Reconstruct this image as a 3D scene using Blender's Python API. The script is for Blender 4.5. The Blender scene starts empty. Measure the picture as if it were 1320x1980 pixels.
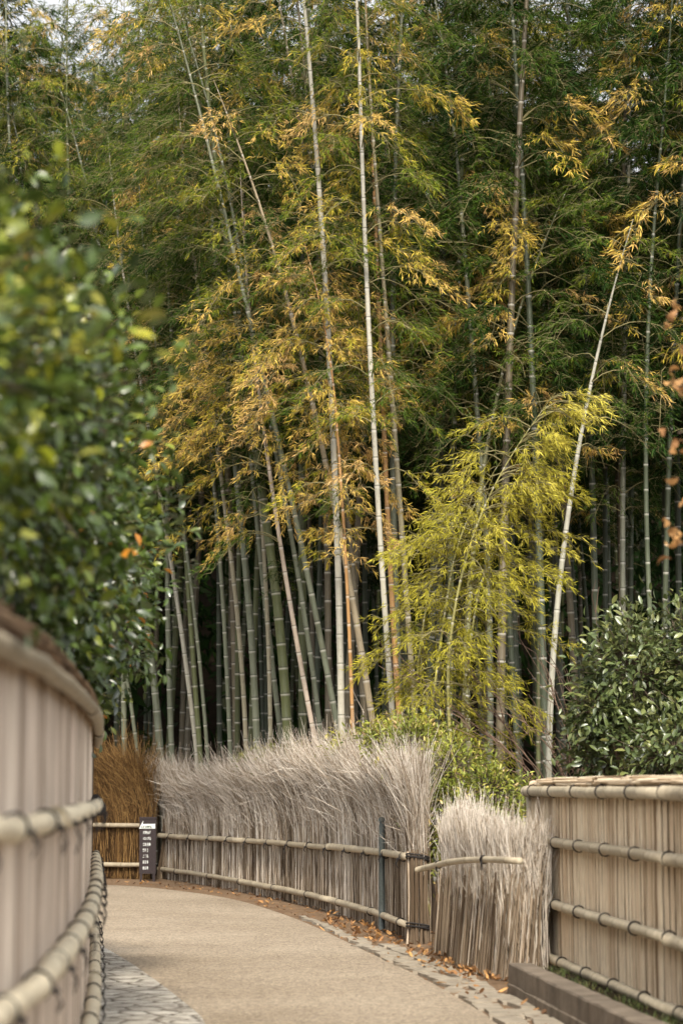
import bpy, math
import numpy as np

rng = np.random.default_rng(11)
R = math.radians
S = bpy.context.scene
COL = S.collection

# ------------------------------------------------------------------ camera
F = 4675.0                       # focal length in photo pixels (85 mm on a 36 mm tall frame)
PITCH = math.atan(530 / F)
EYE = 1.5
cam_d = bpy.data.cameras.new('camera')
cam = bpy.data.objects.new('camera', cam_d); COL.objects.link(cam)
cam_d.sensor_fit = 'VERTICAL'; cam_d.sensor_height = 36; cam_d.lens = 85
cam_d.clip_start = 0.1; cam_d.clip_end = 3000
cam.location = (0, 0, EYE); cam.rotation_euler = (math.pi / 2 + PITCH, 0, 0)
cam_d.dof.use_dof = True; cam_d.dof.focus_distance = 28.0; cam_d.dof.aperture_fstop = 2.5
S.camera = cam


def ray(u, v):
    a = (u - 660) / F; b = (990 - v) / F
    return np.array([a, math.cos(PITCH) - b * math.sin(PITCH), math.sin(PITCH) + b * math.cos(PITCH)])


def P(u, v, d):                  # the point at distance d ahead seen at photo pixel (u, v)
    r = ray(u, v); return np.array([0, 0, EYE]) + r * (d / r[1])


def G(u, v, z=0.0):              # the ground point seen there
    r = ray(u, v); t = (z - EYE) / r[2]
    return np.array([0, 0, EYE]) + r * t


# ------------------------------------------------------------------ mesh building
class MB:
    def __init__(s):
        s.v = []; s.q = []; s.t = []; s.h = []; s.n = 0; s.qm = []; s.tm = []

    def add(s, v, quads=None, tris=None, hue=0.5, mat=0):
        v = np.asarray(v, float).reshape(-1, 3)
        s.v.append(v)
        s.h.append(np.broadcast_to(np.asarray(hue, float), (len(v),)).copy())
        if quads is not None and len(quads):
            q = np.asarray(quads).reshape(-1, 4); s.q.append(q + s.n); s.qm.append(np.full(len(q), mat))
        if tris is not None and len(tris):
            t = np.asarray(tris).reshape(-1, 3); s.t.append(t + s.n); s.tm.append(np.full(len(t), mat))
        s.n += len(v)

    def strands(s, Pn, Rn, sides=3, hue=0.5, mat=0, cap=False):
        """Pn (N,K,3) centre lines, Rn (N,K) radii: one tapered tube per line"""
        Pn = np.asarray(Pn, float); Rn = np.asarray(Rn, float)
        if Pn.ndim == 2: Pn = Pn[None]
        N, K, _ = Pn.shape
        Rn = np.broadcast_to(Rn, (N, K))
        T = np.gradient(Pn, axis=1)
        T /= np.linalg.norm(T, axis=2, keepdims=True) + 1e-9
        D = Pn[:, -1] - Pn[:, 0]; D /= np.linalg.norm(D, axis=1, keepdims=True) + 1e-9
        ref = np.where(np.abs(D[:, 2:3]) < 0.8, np.array([[0, 0, 1.]]), np.array([[0.3, 1., 0]]))
        ref = np.repeat(ref[:, None], K, 1)
        A = np.cross(T, ref); A /= np.linalg.norm(A, axis=2, keepdims=True) + 1e-9
        B = np.cross(T, A)
        an = np.arange(sides) * 2 * math.pi / sides
        V = Pn[:, :, None] + Rn[:, :, None, None] * (A[:, :, None] * np.cos(an)[None, None, :, None] + B[:, :, None] * np.sin(an)[None, None, :, None])
        idx = np.arange(N * K * sides).reshape(N, K, sides)
        a = idx[:, :-1]; b = idx[:, 1:]
        q = np.stack([a, np.roll(a, -1, 2), np.roll(b, -1, 2), b], -1).reshape(-1, 4)
        h = np.asarray(hue, float)
        if h.ndim == 1 and len(h) == N: h = np.repeat(h, K * sides)
        elif h.ndim == 2: h = np.repeat(h.reshape(-1), sides)
        tr = None
        if cap:
            tr = []
            for e in (0, K - 1):
                for k in range(1, sides - 1):
                    tr.append(np.stack([idx[:, e, 0], idx[:, e, k], idx[:, e, k + 1]], -1))
            tr = np.concatenate(tr)
        s.add(V.reshape(-1, 3), q, tr, h, mat)

    def leaves(s, B, D, Nn, L, W, hue, mat=0, broad=False, bend=0.15):
        """B base, D direction, Nn normal (N,3); L, W (N,)"""
        D = D / (np.linalg.norm(D, axis=1, keepdims=True) + 1e-9)
        Sd = np.cross(D, Nn); Sd /= np.linalg.norm(Sd, axis=1, keepdims=True) + 1e-9
        U = np.cross(Sd, D)
        L = L[:, None]; W = W[:, None]
        n = len(B)
        if not broad:
            m = B + D * L * .4 + U * L * .03
            V = np.stack([B, m + Sd * W * .5, B + D * L - U * L * bend, m - Sd * W * .5], 1)
            i = np.arange(n)[:, None] * 4
            s.add(V.reshape(-1, 3), i + np.array([[0, 1, 2, 3]]), None, np.repeat(hue, 4), mat)
        else:
            c1 = B + D * L * .33 - U * L * .02; c2 = B + D * L * .7 - U * L * bend * .4
            up = U * W * .16
            V = np.stack([B, c1 + Sd * W * .46 + up, c1, c1 - Sd * W * .46 + up,
                          c2 + Sd * W * .40 + up, c2, c2 - Sd * W * .40 + up, B + D * L - U * L * bend], 1)
            i = np.arange(n)[:, None] * 8
            q = np.concatenate([i + np.array([[2, 1, 4, 5]]), i + np.array([[3, 2, 5, 6]])])
            t = np.concatenate([i + np.array([[0, 1, 2]]), i + np.array([[0, 2, 3]]), i + np.array([[4, 7, 5]]), i + np.array([[5, 7, 6]])])
            s.add(V.reshape(-1, 3), q, t, np.repeat(hue, 8), mat)

    def box(s, c, sx, sy, sz, rz=0.0, hue=0.5, jitter=0.0, mat=0):
        x = np.array([[-1, -1, -1], [1, -1, -1], [1, 1, -1], [-1, 1, -1], [-1, -1, 1], [1, -1, 1], [1, 1, 1], [-1, 1, 1]]) * .5
        x = x * [sx, sy, sz]
        if jitter: x[:, :2] += rng.normal(0, jitter, (4, 2))[[0, 1, 2, 3, 0, 1, 2, 3]]
        ca, sa = math.cos(rz), math.sin(rz)
        x = np.stack([x[:, 0] * ca - x[:, 1] * sa, x[:, 0] * sa + x[:, 1] * ca, x[:, 2]], 1)
        s.add(x + np.asarray(c), [[0, 3, 2, 1], [4, 5, 6, 7], [0, 1, 5, 4], [1, 2, 6, 5], [2, 3, 7, 6], [3, 0, 4, 7]], None, hue, mat)

    def mesh(s, name, mats, origin=(0, 0, 0), smooth=True):
        me = bpy.data.meshes.new(name)
        V = np.concatenate(s.v) - np.asarray(origin, float)
        Q = np.concatenate(s.q) if s.q else np.zeros((0, 4), int)
        T = np.concatenate(s.t) if s.t else np.zeros((0, 3), int)
        nl = len(Q) * 4 + len(T) * 3
        me.vertices.add(len(V)); me.loops.add(nl); me.polygons.add(len(Q) + len(T))
        me.vertices.foreach_set('co', V.astype(np.float32).ravel())
        me.loops.foreach_set('vertex_index', np.concatenate([Q.ravel(), T.ravel()]).astype(np.int32))
        st = np.concatenate([np.arange(len(Q)) * 4, len(Q) * 4 + np.arange(len(T)) * 3]).astype(np.int32)
        me.polygons.foreach_set('loop_start', st)
        me.polygons.foreach_set('use_smooth', np.full(len(st), smooth))
        mi = np.concatenate((s.qm or [np.zeros(0, int)]) + (s.tm or [np.zeros(0, int)]))
        me.polygons.foreach_set('material_index', mi.astype(np.int32))
        at = me.attributes.new('hue', 'FLOAT', 'POINT')
        at.data.foreach_set('value', np.concatenate(s.h).astype(np.float32))
        for m in (mats if isinstance(mats, (list, tuple)) else [mats]): me.materials.append(m)
        me.update(calc_edges=True); me.validate()
        return me

    def build(s, name, mats, parent=None, smooth=True):
        org = parent.matrix_world.translation if parent is None else WORLD.get(parent.name, (0, 0, 0))
        if parent is None: org = (0, 0, 0)
        o = bpy.data.objects.new(name, s.mesh(name, mats, org, smooth)); COL.objects.link(o)
        if parent is not None:
            o.parent = parent; WORLD[o.name] = org
        return o


WORLD = {}


def _build(s, name, mats, parent=None, smooth=True):
    org = WORLD[parent.name] if parent is not None else (0, 0, 0)
    o = bpy.data.objects.new(name, s.mesh(name, mats, org, smooth)); COL.objects.link(o)
    if parent is not None: o.parent = parent
    WORLD[o.name] = org
    return o


MB.build = _build


def tag(o, label=None, cat=None, group=None, kind=None):
    if label: o['label'] = label
    if cat: o['category'] = cat
    if group: o['group'] = group
    if kind: o['kind'] = kind
    return o


def thing(name, label, cat, loc, group=None):
    o = bpy.data.objects.new(name, None); COL.objects.link(o)
    o.location = tuple(float(x) for x in loc); o.empty_display_size = .2
    WORLD[o.name] = tuple(float(x) for x in loc)
    return tag(o, label, cat, group)


def curve(pts, n):               # smooth curve through points, n samples evenly spaced by length
    p = np.asarray(pts, float)
    ext = np.concatenate([[2 * p[0] - p[1]], p, [2 * p[-1] - p[-2]]])
    out = []
    for i in range(len(p) - 1):
        a, b, c, d = ext[i:i + 4]
        t = np.linspace(0, 1, 24, endpoint=(i == len(p) - 2))[:, None]
        out.append(.5 * ((2 * b) + (c - a) * t + (2 * a - 5 * b + 4 * c - d) * t ** 2 + (3 * b - a - 3 * c + d) * t ** 3))
    c = np.concatenate(out)
    s = np.concatenate([[0], np.cumsum(np.linalg.norm(np.diff(c, axis=0), axis=1))])
    q = np.linspace(0, s[-1], n)
    return np.stack([np.interp(q, s, c[:, k]) for k in range(c.shape[1])], 1)


class Line:                      # a ground line: position, tangent and normal by length
    def __init__(s, pts):
        s.c = curve(pts, 400)
        s.s = np.concatenate([[0], np.cumsum(np.linalg.norm(np.diff(s.c, axis=0), axis=1))])
        s.len = s.s[-1]
        s.t = np.gradient(s.c, axis=0); s.t /= np.linalg.norm(s.t, axis=1, keepdims=True)

    def at(s, q): return np.stack([np.interp(q, s.s, s.c[:, k]) for k in range(s.c.shape[1])], -1)
    def tan(s, q):
        t = np.stack([np.interp(q, s.s, s.t[:, k]) for k in range(2)], -1)
        return t / np.linalg.norm(t, axis=-1, keepdims=True)
    def nor(s, q):
        t = s.tan(q); return np.stack([t[..., 1], -t[..., 0]], -1)


# ------------------------------------------------------------------ materials
def new_mat(name):
    m = bpy.data.materials.new(name); m.use_nodes = True
    nt = m.node_tree; nt.nodes.clear()
    out = nt.nodes.new('ShaderNodeOutputMaterial')
    b = nt.nodes.new('ShaderNodeBsdfPrincipled'); nt.links.new(b.outputs[0], out.inputs[0])
    return m, nt, b, out


def N(nt, typ, **kw):
    n = nt.nodes.new(typ)
    for k, v in kw.items():
        if k.startswith('i_'):
            key = k[2:]; n.inputs[int(key) if key.isdigit() else key.replace('_', ' ')].default_value = v
        else: setattr(n, k, v)
    return n


def ramp(nt, src, stops):
    r = nt.nodes.new('ShaderNodeValToRGB'); e = r.color_ramp.elements
    while len(e) < len(stops): e.new(.5)
    for k, (p, c) in enumerate(stops): e[k].position = p; e[k].color = (*c, 1)
    nt.links.new(src, r.inputs[0]); return r.outputs[0]


def mixc(nt, a, b, fac, mode='MIX'):
    m = nt.nodes.new('ShaderNodeMix'); m.data_type = 'RGBA'; m.blend_type = mode
    for sock, val in ((m.inputs[0], fac), (m.inputs[6], a), (m.inputs[7], b)):
        if hasattr(val, 'node'): nt.links.new(val, sock)
        else: sock.default_value = val if isinstance(val, (int, float)) else (*val, 1)
    return m.outputs[2]


def noise(nt, scale, detail=4, rough=.6, vec=None, stretch=None, coord='Object'):
    n = N(nt, 'ShaderNodeTexNoise', i_Scale=scale, i_Detail=detail, i_Roughness=rough)
    tc = nt.nodes.new('ShaderNodeTexCoord'); src = tc.outputs[coord]
    if stretch:
        mp = nt.nodes.new('ShaderNodeMapping'); mp.inputs['Scale'].default_value = stretch
        nt.links.new(src, mp.inputs[0]); src = mp.outputs[0]
    nt.links.new(src, n.inputs['Vector'])
    return n.outputs['Fac']


def math_(nt, op, a, b):
    m = N(nt, 'ShaderNodeMath', operation=op)
    for k, x in enumerate((a, b)):
        if hasattr(x, 'node'): nt.links.new(x, m.inputs[k])
        else: m.inputs[k].default_value = x
    return m.outputs[0]


def hue_attr(nt):
    return N(nt, 'ShaderNodeAttribute', attribute_name='hue').outputs['Fac']


def bump(nt, b, h, strength, dist=.01):
    n = N(nt, 'ShaderNodeBump', i_Strength=strength, i_Distance=dist)
    nt.links.new(h, n.inputs['Height']); nt.links.new(n.outputs[0], b.inputs['Normal'])


def leaf_mat(name, stops, rough=.5, trans=.3, spec=.4):
    m, nt, b, out = new_mat(name)
    rnd = N(nt, 'ShaderNodeNewGeometry').outputs['Random Per Island']
    c = ramp(nt, hue_attr(nt), stops)
    val = N(nt, 'ShaderNodeMapRange', i_3=.65, i_4=1.35); nt.links.new(rnd, val.inputs[0])
    cc = N(nt, 'ShaderNodeHueSaturation'); nt.links.new(c, cc.inputs['Color']); nt.links.new(val.outputs[0], cc.inputs['Value'])
    nt.links.new(cc.outputs[0], b.inputs['Base Color'])
    b.inputs['Roughness'].default_value = rough; b.inputs['Specular IOR Level'].default_value = spec
    t = nt.nodes.new('ShaderNodeBsdfTranslucent'); nt.links.new(cc.outputs[0], t.inputs[0])
    mx = nt.nodes.new('ShaderNodeMixShader'); mx.inputs[0].default_value = trans
    nt.links.new(b.outputs[0], mx.inputs[1]); nt.links.new(t.outputs[0], mx.inputs[2])
    nt.links.new(mx.outputs[0], out.inputs[0])
    return m


def stick_mat(name, stops, rough=.75, streak=.35, stretch=(60, 60, 4), amp=.5):
    """dry sticks, canes and poles: a colour for each piece from its hue and island, streaked along its length"""
    m, nt, b, out = new_mat(name)
    rnd = N(nt, 'ShaderNodeNewGeometry').outputs['Random Per Island']
    h = math_(nt, 'ADD', hue_attr(nt), math_(nt, 'MULTIPLY', math_(nt, 'SUBTRACT', rnd, .5), amp))
    c = ramp(nt, h, stops)
    n = noise(nt, 1.0, 5, .65, stretch=stretch)
    c = mixc(nt, c, ramp(nt, n, [(.3, (.35, .33, .3)), (.62, (1.15, 1.15, 1.15))]), streak, 'MULTIPLY')
    nt.links.new(c, b.inputs['Base Color']); b.inputs['Roughness'].default_value = rough
    b.inputs['Specular IOR Level'].default_value = .12
    return m


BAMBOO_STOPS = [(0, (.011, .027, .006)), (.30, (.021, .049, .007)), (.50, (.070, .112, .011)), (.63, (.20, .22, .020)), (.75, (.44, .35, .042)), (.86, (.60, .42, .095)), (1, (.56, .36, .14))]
M_leaf = leaf_mat('bamboo_leaf', BAMBOO_STOPS, .6, .28, .10)
M_lime = leaf_mat('young_bamboo_leaf', [(0, (.13, .14, .016)), (.5, (.385, .345, .036)), (1, (.62, .53, .10))], .6, .33, .12)
M_twig = stick_mat('bamboo_twig', [(0, (.10, .10, .04)), (1, (.28, .24, .12))])
M_camellia = leaf_mat('glossy_leaf', [(0, (.026, .05, .012)), (.5, (.08, .125, .016)), (.8, (.30, .33, .025)), (.95, (.36, .33, .03)), (1, (.50, .20, .02))], .30, .22, 1.0)
M_privet = leaf_mat('shrub_leaf', [(0, (.07, .10, .02)), (.5, (.22, .25, .035)), (.85, (.42, .38, .08)), (1, (.58, .40, .22))], .45, .3)
M_evergreen = leaf_mat('evergreen_leaf', [(0, (.04, .06, .02)), (.6, (.095, .125, .04)), (1, (.18, .19, .06))], .33, .2, .8)
M_dry_leaf = leaf_mat('dry_leaf', [(0, (.14, .075, .04)), (.5, (.33, .165, .065)), (1, (.54, .30, .11))], .7, .25)
M_grass = leaf_mat('grass_blade', [(0, (.035, .05, .015)), (.7, (.075, .10, .025)), (1, (.16, .14, .06))], .6, .3)
M_bark = stick_mat('bark', [(0, (.07, .05, .035)), (1, (.16, .12, .09))])
M_bare = stick_mat('bare_twig', [(0, (.09, .055, .04)), (1, (.22, .15, .11))])
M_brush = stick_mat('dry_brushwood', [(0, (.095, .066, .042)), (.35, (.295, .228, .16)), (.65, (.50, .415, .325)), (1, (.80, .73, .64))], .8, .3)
M_rust = stick_mat('brown_brushwood', [(0, (.04, .022, .010)), (.5, (.16, .088, .034)), (1, (.36, .22, .085))], .8, .3)
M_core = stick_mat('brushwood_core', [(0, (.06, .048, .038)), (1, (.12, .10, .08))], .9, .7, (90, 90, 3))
M_cane = stick_mat('split_cane', [(0, (.25, .17, .10)), (.5, (.66, .51, .35)), (1, (.84, .71, .52))], .6, .3, (90, 90, 9), .7)
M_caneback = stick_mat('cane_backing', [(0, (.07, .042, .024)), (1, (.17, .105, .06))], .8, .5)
M_pole = stick_mat('weathered_bamboo_pole', [(0, (.17, .135, .09)), (.5, (.41, .35, .255)), (1, (.72, .64, .48))], .5, .4, (14, 14, 14), .25)
M_board = stick_mat('split_bamboo_board', [(0, (.31, .24, .18)), (.5, (.63, .525, .435)), (1, (.78, .68, .57))], .6, .8, (30, 30, 1.1), .5)
M_capstraw = stick_mat('cap_thatch', [(0, (.10, .065, .04)), (.5, (.25, .165, .10)), (1, (.38, .27, .17))], .8, .4)


def plain(name, col, rough=.6, nscale=20, amp=.3, spec=.4, bmp=0):
    m, nt, b, out = new_mat(name)
    n = noise(nt, nscale, 5)
    lo = tuple(x * (1 - amp) for x in col); hi = tuple(min(1, x * (1 + amp)) for x in col)
    nt.links.new(ramp(nt, n, [(.3, lo), (.7, hi)]), b.inputs['Base Color'])
    b.inputs['Roughness'].default_value = rough; b.inputs['Specular IOR Level'].default_value = spec
    if bmp: bump(nt, b, n, bmp)
    return m


M_rope = plain('black_rope', (.018, .015, .014), .9, 200)
M_sign = plain('dark_sign_wood', (.022, .012, .012), .55, 30)
M_white = plain('white_paint', (.75, .77, .74), .5, 30, .06)
M_green = plain('green_ink', (.03, .06, .035), .5)
M_iron = plain('grey_green_post', (.055, .065, .06), .6, 40)


def concrete_mat():
    m, nt, b, out = new_mat('old_concrete')
    n = noise(nt, 3.5, 8, .7); n2 = noise(nt, 60, 4, .6); st = noise(nt, 1, 5, .6, stretch=(7, 7, .6))
    c = ramp(nt, n, [(.3, (.115, .09, .065)), (.7, (.25, .20, .15))])
    c = mixc(nt, c, ramp(nt, st, [(.35, (.45, .43, .4)), (.6, (1, 1, 1))]), .6, 'MULTIPLY')
    c = mixc(nt, c, ramp(nt, n2, [(.3, (.7, .7, .7)), (.7, (1.2, 1.2, 1.2))]), .6, 'MULTIPLY')
    nt.links.new(c, b.inputs['Base Color']); b.inputs['Roughness'].default_value = .9
    bump(nt, b, n2, .4, .006)
    return m


def gravel_mat():
    m, nt, b, out = new_mat('sandy_gravel')
    big = noise(nt, .55, 5, .62); mid = noise(nt, 6, 6, .7); fine = noise(nt, 75, 3, .7)
    vo = N(nt, 'ShaderNodeTexVoronoi', i_Scale=60.0); tc = nt.nodes.new('ShaderNodeTexCoord'); nt.links.new(tc.outputs['Object'], vo.inputs['Vector'])
    c = ramp(nt, big, [(.25, (.245, .202, .150)), (.5, (.31, .26, .20)), (.75, (.36, .308, .24))])
    c = mixc(nt, c, ramp(nt, mid, [(.3, (.84, .82, .8)), (.7, (1.1, 1.1, 1.1))]), .8, 'MULTIPLY')
    sp = N(nt, 'ShaderNodeSeparateColor'); nt.links.new(vo.outputs['Color'], sp.inputs[0])
    c = mixc(nt, c, ramp(nt, sp.outputs[0], [(.0, (.5, .47, .44)), (.5, (.98, .98, .98)), (1, (1.5, 1.46, 1.4))]), .8, 'MULTIPLY')
    c = mixc(nt, c, ramp(nt, fine, [(.35, (.75, .73, .7)), (.65, (1.15, 1.15, 1.15))]), .6, 'MULTIPLY')
    nt.links.new(c, b.inputs['Base Color']); b.inputs['Roughness'].default_value = .95
    b.inputs['Specular IOR Level'].default_value = .2
    bump(nt, b, math_(nt, 'ADD', fine, vo.outputs['Distance']), .5, .008)
    return m


def soil_mat(name, a, bcol):
    m, nt, b, out = new_mat(name)
    n = noise(nt, 2.2, 7, .7); f = noise(nt, 45, 5, .7)
    c = ramp(nt, n, [(.3, a), (.7, bcol)])
    c = mixc(nt, c, ramp(nt, f, [(.3, (.4, .38, .35)), (.7, (1.35, 1.3, 1.25))]), .8, 'MULTIPLY')
    nt.links.new(c, b.inputs['Base Color']); b.inputs['Roughness'].default_value = 1; b.inputs['Specular IOR Level'].default_value = .05
    bump(nt, b, f, .7, .02)
    return m


def flag_mat():
    m, nt, b, out = new_mat('crazy_paving_stone')
    tc = nt.nodes.new('ShaderNodeTexCoord')
    wob = N(nt, 'ShaderNodeTexNoise', i_Scale=5.0, i_Detail=3.0); nt.links.new(tc.outputs['Object'], wob.inputs['Vector'])
    add = N(nt, 'ShaderNodeMixRGB', blend_type='ADD'); add.inputs[0].default_value = .09
    nt.links.new(tc.outputs['Object'], add.inputs[1]); nt.links.new(wob.outputs['Color'], add.inputs[2])
    v = N(nt, 'ShaderNodeTexVoronoi', feature='DISTANCE_TO_EDGE', i_Scale=4.6); nt.links.new(add.outputs[0], v.inputs['Vector'])
    v2 = N(nt, 'ShaderNodeTexVoronoi', i_Scale=4.6); nt.links.new(add.outputs[0], v2.inputs['Vector'])
    sp = N(nt, 'ShaderNodeSeparateColor'); nt.links.new(v2.outputs['Color'], sp.inputs[0])
    n = noise(nt, 14, 6, .7); st = ramp(nt, sp.outputs[0], [(0, (.34, .315, .27)), (1, (.52, .49, .43))])
    st = mixc(nt, st, ramp(nt, n, [(.32, (.42, .4, .38)), (.55, (1.1, 1.1, 1.1))]), .75, 'MULTIPLY')
    c = mixc(nt, (.14, .115, .09), st, ramp(nt, v.outputs['Distance'], [(.02, (0, 0, 0)), (.065, (1, 1, 1))]))
    nt.links.new(c, b.inputs['Base Color']); b.inputs['Roughness'].default_value = .8
    hh = ramp(nt, v.outputs['Distance'], [(.0, (0, 0, 0)), (.12, (1, 1, 1))])
    bump(nt, b, math_(nt, 'ADD', hh, math_(nt, 'MULTIPLY', n, .6)), .9, .03)
    return m


def culm_mat():
    m, nt, b, out = new_mat('bamboo_culm')
    col = N(nt, 'ShaderNodeObjectInfo').outputs['Color']
    n = noise(nt, 1, 5, .65, stretch=(4, 4, .9)); f = noise(nt, 1, 4, .6, stretch=(70, 70, 5)); sp = noise(nt, 26, 4, .65)
    c = mixc(nt, col, ramp(nt, n, [(.3, (.68, .64, .55)), (.5, (1, 1, 1)), (.72, (1.16, 1.14, 1.08))]), .9, 'MULTIPLY')
    c = mixc(nt, c, ramp(nt, f, [(.3, (.75, .75, .73)), (.7, (1.12, 1.12, 1.12))]), .6, 'MULTIPLY')
    c = mixc(nt, c, ramp(nt, sp, [(.28, (.42, .38, .33)), (.42, (1, 1, 1))]), .55, 'MULTIPLY')
    h = hue_attr(nt)                # 1 pale bloom under a joint, 0 the dark joint line
    c = mixc(nt, c, (.48, .46, .40), ramp(nt, h, [(.55, (0, 0, 0)), (1, (.8, .8, .8))]))
    c = mixc(nt, (.05, .045, .035), c, ramp(nt, h, [(0, (.1, .1, .1)), (.45, (1, 1, 1))]))
    nt.links.new(c, b.inputs['Base Color']); b.inputs['Roughness'].default_value = .42
    b.inputs['Specular IOR Level'].default_value = .25
    return m


M_conc = concrete_mat(); M_gravel = gravel_mat(); M_flag = flag_mat(); M_culm = culm_mat()
M_forest = soil_mat('forest_floor', (.012, .009, .006), (.032, .023, .015))
M_verge = soil_mat('verge_soil', (.15, .10, .065), (.27, .19, .125))
M_kerbstone = plain('edging_stone', (.28, .24, .185), .85, 9, .3, .3, .3)

# ------------------------------------------------------------------ ground
def hill(x, y):
    z = np.clip(y - 50, 0, None) * .36
    z = np.where(z > 12, 12 + 4 * np.tanh((z - 12) / 8), z)
    return z + np.clip((y - 47) / 6, 0, 1) * .35 * np.sin(x * .55 + 1) * np.sin(y * .41)


def axis(lim, step, near):
    a = np.arange(-near, near + step, step); far = near * 1.35 ** np.arange(1, 14); far = far[far < lim]
    return np.concatenate([-far[::-1] - .01, a, far + .01, [lim]])


xs = np.concatenate([[-900], axis(900, 2.0, 40)]); ys = np.concatenate([[-900, -300, -100, -40], np.arange(-16, 120, 2.0), 120 * 1.4 ** np.arange(0, 7), [1500]])
X, Y = np.meshgrid(xs, ys)
V = np.stack([X, Y, hill(X, Y)], -1).reshape(-1, 3)
ni, nj = X.shape
idx = np.arange(ni * nj).reshape(ni, nj)
mb = MB(); mb.add(V, np.stack([idx[:-1, :-1], idx[:-1, 1:], idx[1:, 1:], idx[1:, :-1]], -1).reshape(-1, 4))
tag(mb.build('ground', M_forest), 'dark leaf-covered forest floor rising behind the grove', 'ground', kind='structure')


def flat(name, pts, z, mat, label, cat):
    me = bpy.data.meshes.new(name)
    me.from_pydata([(float(p[0]), float(p[1]), z) for p in pts], [], [list(range(len(pts)))])
    me.materials.append(mat); o = bpy.data.objects.new(name, me); COL.objects.link(o)
    return tag(o, label, cat, kind='structure')


edge_px = [(880, 1930), (800, 1885), (700, 1838), (600, 1790), (520, 1760), (440, 1738), (330, 1722), (200, 1712)]
edge = np.array([G(*p)[:2] for p in edge_px])
edge = np.concatenate([[[1.35, 4.0], [1.10, 10.0], G(962, 1985)[:2]], edge, [[-6.5, 38.3], [-14, 37.5]]])
edge = curve(edge, 90)
flat('soil_verge', np.concatenate([edge + [0.02, -0.35], [[-14, 41.2], [6, 41.2], [6, 4]]]), .004, M_verge, 'bare brown soil verge between the path and the brushwood fences', 'verge')
left_edge = [(-14, 33), (-6, 30), (-3.2, 25.5), (-2.3, 22.0), (-1.4, 13), (-1.1, 8), (-1.0, 0), (-1.0, -12), (1.5, -12)]
flat('path', np.concatenate([edge, left_edge]), .010, M_gravel, 'sandy gravel path bending out of sight behind the plank fence', 'path')

pave_r = [G(*p)[:2] for p in [(196, 1833), (222, 1848), (262, 1873), (300, 1900), (338, 1929), (372, 1957), (395, 1982)]]
pave_r = curve(np.concatenate([pave_r, [[-.60, 12.5], [-.45, 9], [-.40, 2]]]), 60)
flat('stone_paving', np.concatenate([pave_r, [(-1.1, 2), (-1.1, 8), (-1.4, 12), (-1.75, 16), (-2.3, 22.2)]]), .022, M_flag, 'strip of pale crazy paving along the foot of the plank fence', 'paving')

# flat edging stones along the right side of the path
mb = MB(); L = Line(edge); q = 5.0
while q < L.len - 14:
    ln = rng.uniform(.22, .5); t = L.tan(q + ln / 2); p = L.at(q + ln / 2); n = L.nor(q + ln / 2)
    near = np.clip((31 - p[1]) / 8, 0.35, 1)
    for row in range(2 if p[1] < 23 else (1 if p[1] < 28 and rng.random() < .8 else 0)):
        w = rng.uniform(.13, .2) * near
        c = p + n * (.10 + row * .2 + rng.normal(0, .012))
        mb.box((c[0], c[1], .004 + rng.uniform(0, .018)), ln * .9, w, .03, math.atan2(t[1], t[0]) + rng.normal(0, .07), rng.random(), .018)
    q += ln
tag(mb.build('stone_edging', M_kerbstone, smooth=False), 'flat pale edging stones along the brushwood side of the path', 'edging', kind='structure')

# ------------------------------------------------------------------ poles, ties and brushwood
def pole(mb, pts, r, node=.42, taper=.1, hue=.5, sides=10):
    pts = np.asarray(pts, float); L_ = np.linalg.norm(np.diff(pts, axis=0), axis=1).sum()
    z = [0]; q = rng.uniform(.1, node)
    while q < L_ - .03:
        z += [q - .022, q - .008, q + .004, q + .02]; q += node * rng.uniform(.75, 1.25)
    z = np.array(z + [L_]); c = curve(pts, 300); s = np.linspace(0, L_, 300)
    pc = np.stack([np.interp(z, s, c[:, k]) for k in range(3)], 1)
    rr = np.full(len(z), r); hh = np.full(len(z), hue)
    rr[2:-1:4] *= 1.10; rr[3:-1:4] *= 1.06; hh[3:-1:4] -= .35; hh[2:-1:4] += .12
    rr *= np.linspace(1, 1 - taper, len(z))
    mb.strands(pc[None], rr[None], sides, hh[None], cap=True)


def ring(mb, c, ax, r, tube=.006, turns=2, knot=None):
    ax = np.asarray(ax, float); ax /= np.linalg.norm(ax)
    u = np.cross(ax, [0, 0, 1.]); u /= np.linalg.norm(u); w = np.cross(ax, u)
    for k in range(turns):
        a = np.linspace(0, 2 * math.pi, 13)
        tilt = rng.normal(0, .12)
        p = np.asarray(c) + ax * (k - (turns - 1) / 2) * tube * 1.9 + r * (u * np.cos(a)[:, None] + w * np.sin(a)[:, None]) + ax * (np.sin(a) * tilt * r)[:, None]
        mb.strands(p[None], np.full((1, 13), tube), 5)
    if knot is not None:
        kd = np.asarray(knot, float)
        p0 = np.asarray(c) + kd * (r + tube)
        mb.strands(np.stack([p0 - kd * .01, p0 + kd * tube * 2.4, p0 + kd * tube * 4])[None], np.array([[tube * 1.5, tube * 2.2, tube * 1.0]]), 6, cap=True)
        for sg in (-1, 1):
            e = p0 + kd * tube * 2 + ax * sg * rng.uniform(.02, .05) + np.array([0, 0, -rng.uniform(.05, .11)])
            m_ = (p0 + e) / 2 + kd * .02
            mb.strands(np.stack([p0, m_, e])[None], np.array([[tube * .8, tube * .75, tube * .6]]), 4)


def ties(parent, line, qs, z, off, r, tube, knot=True, turns=2, rails=()):
    for q in qs:
        p = line.at(q); n = line.nor(q); t = line.tan(q)
        mb = MB()
        zz = z(q) if callable(z) else z
        c = np.array([p[0] + n[0] * off, p[1] + n[1] * off, zz])
        ring(mb, c, (t[0], t[1], 0), r, tube, turns, (n[0], n[1], -.3) if knot else None)
        own = [o_ for o_, a_, b_ in rails if a_ - .001 <= q <= b_ + .001]
        mb.build('rope_tie', M_rope, own[0] if own else parent)


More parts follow.
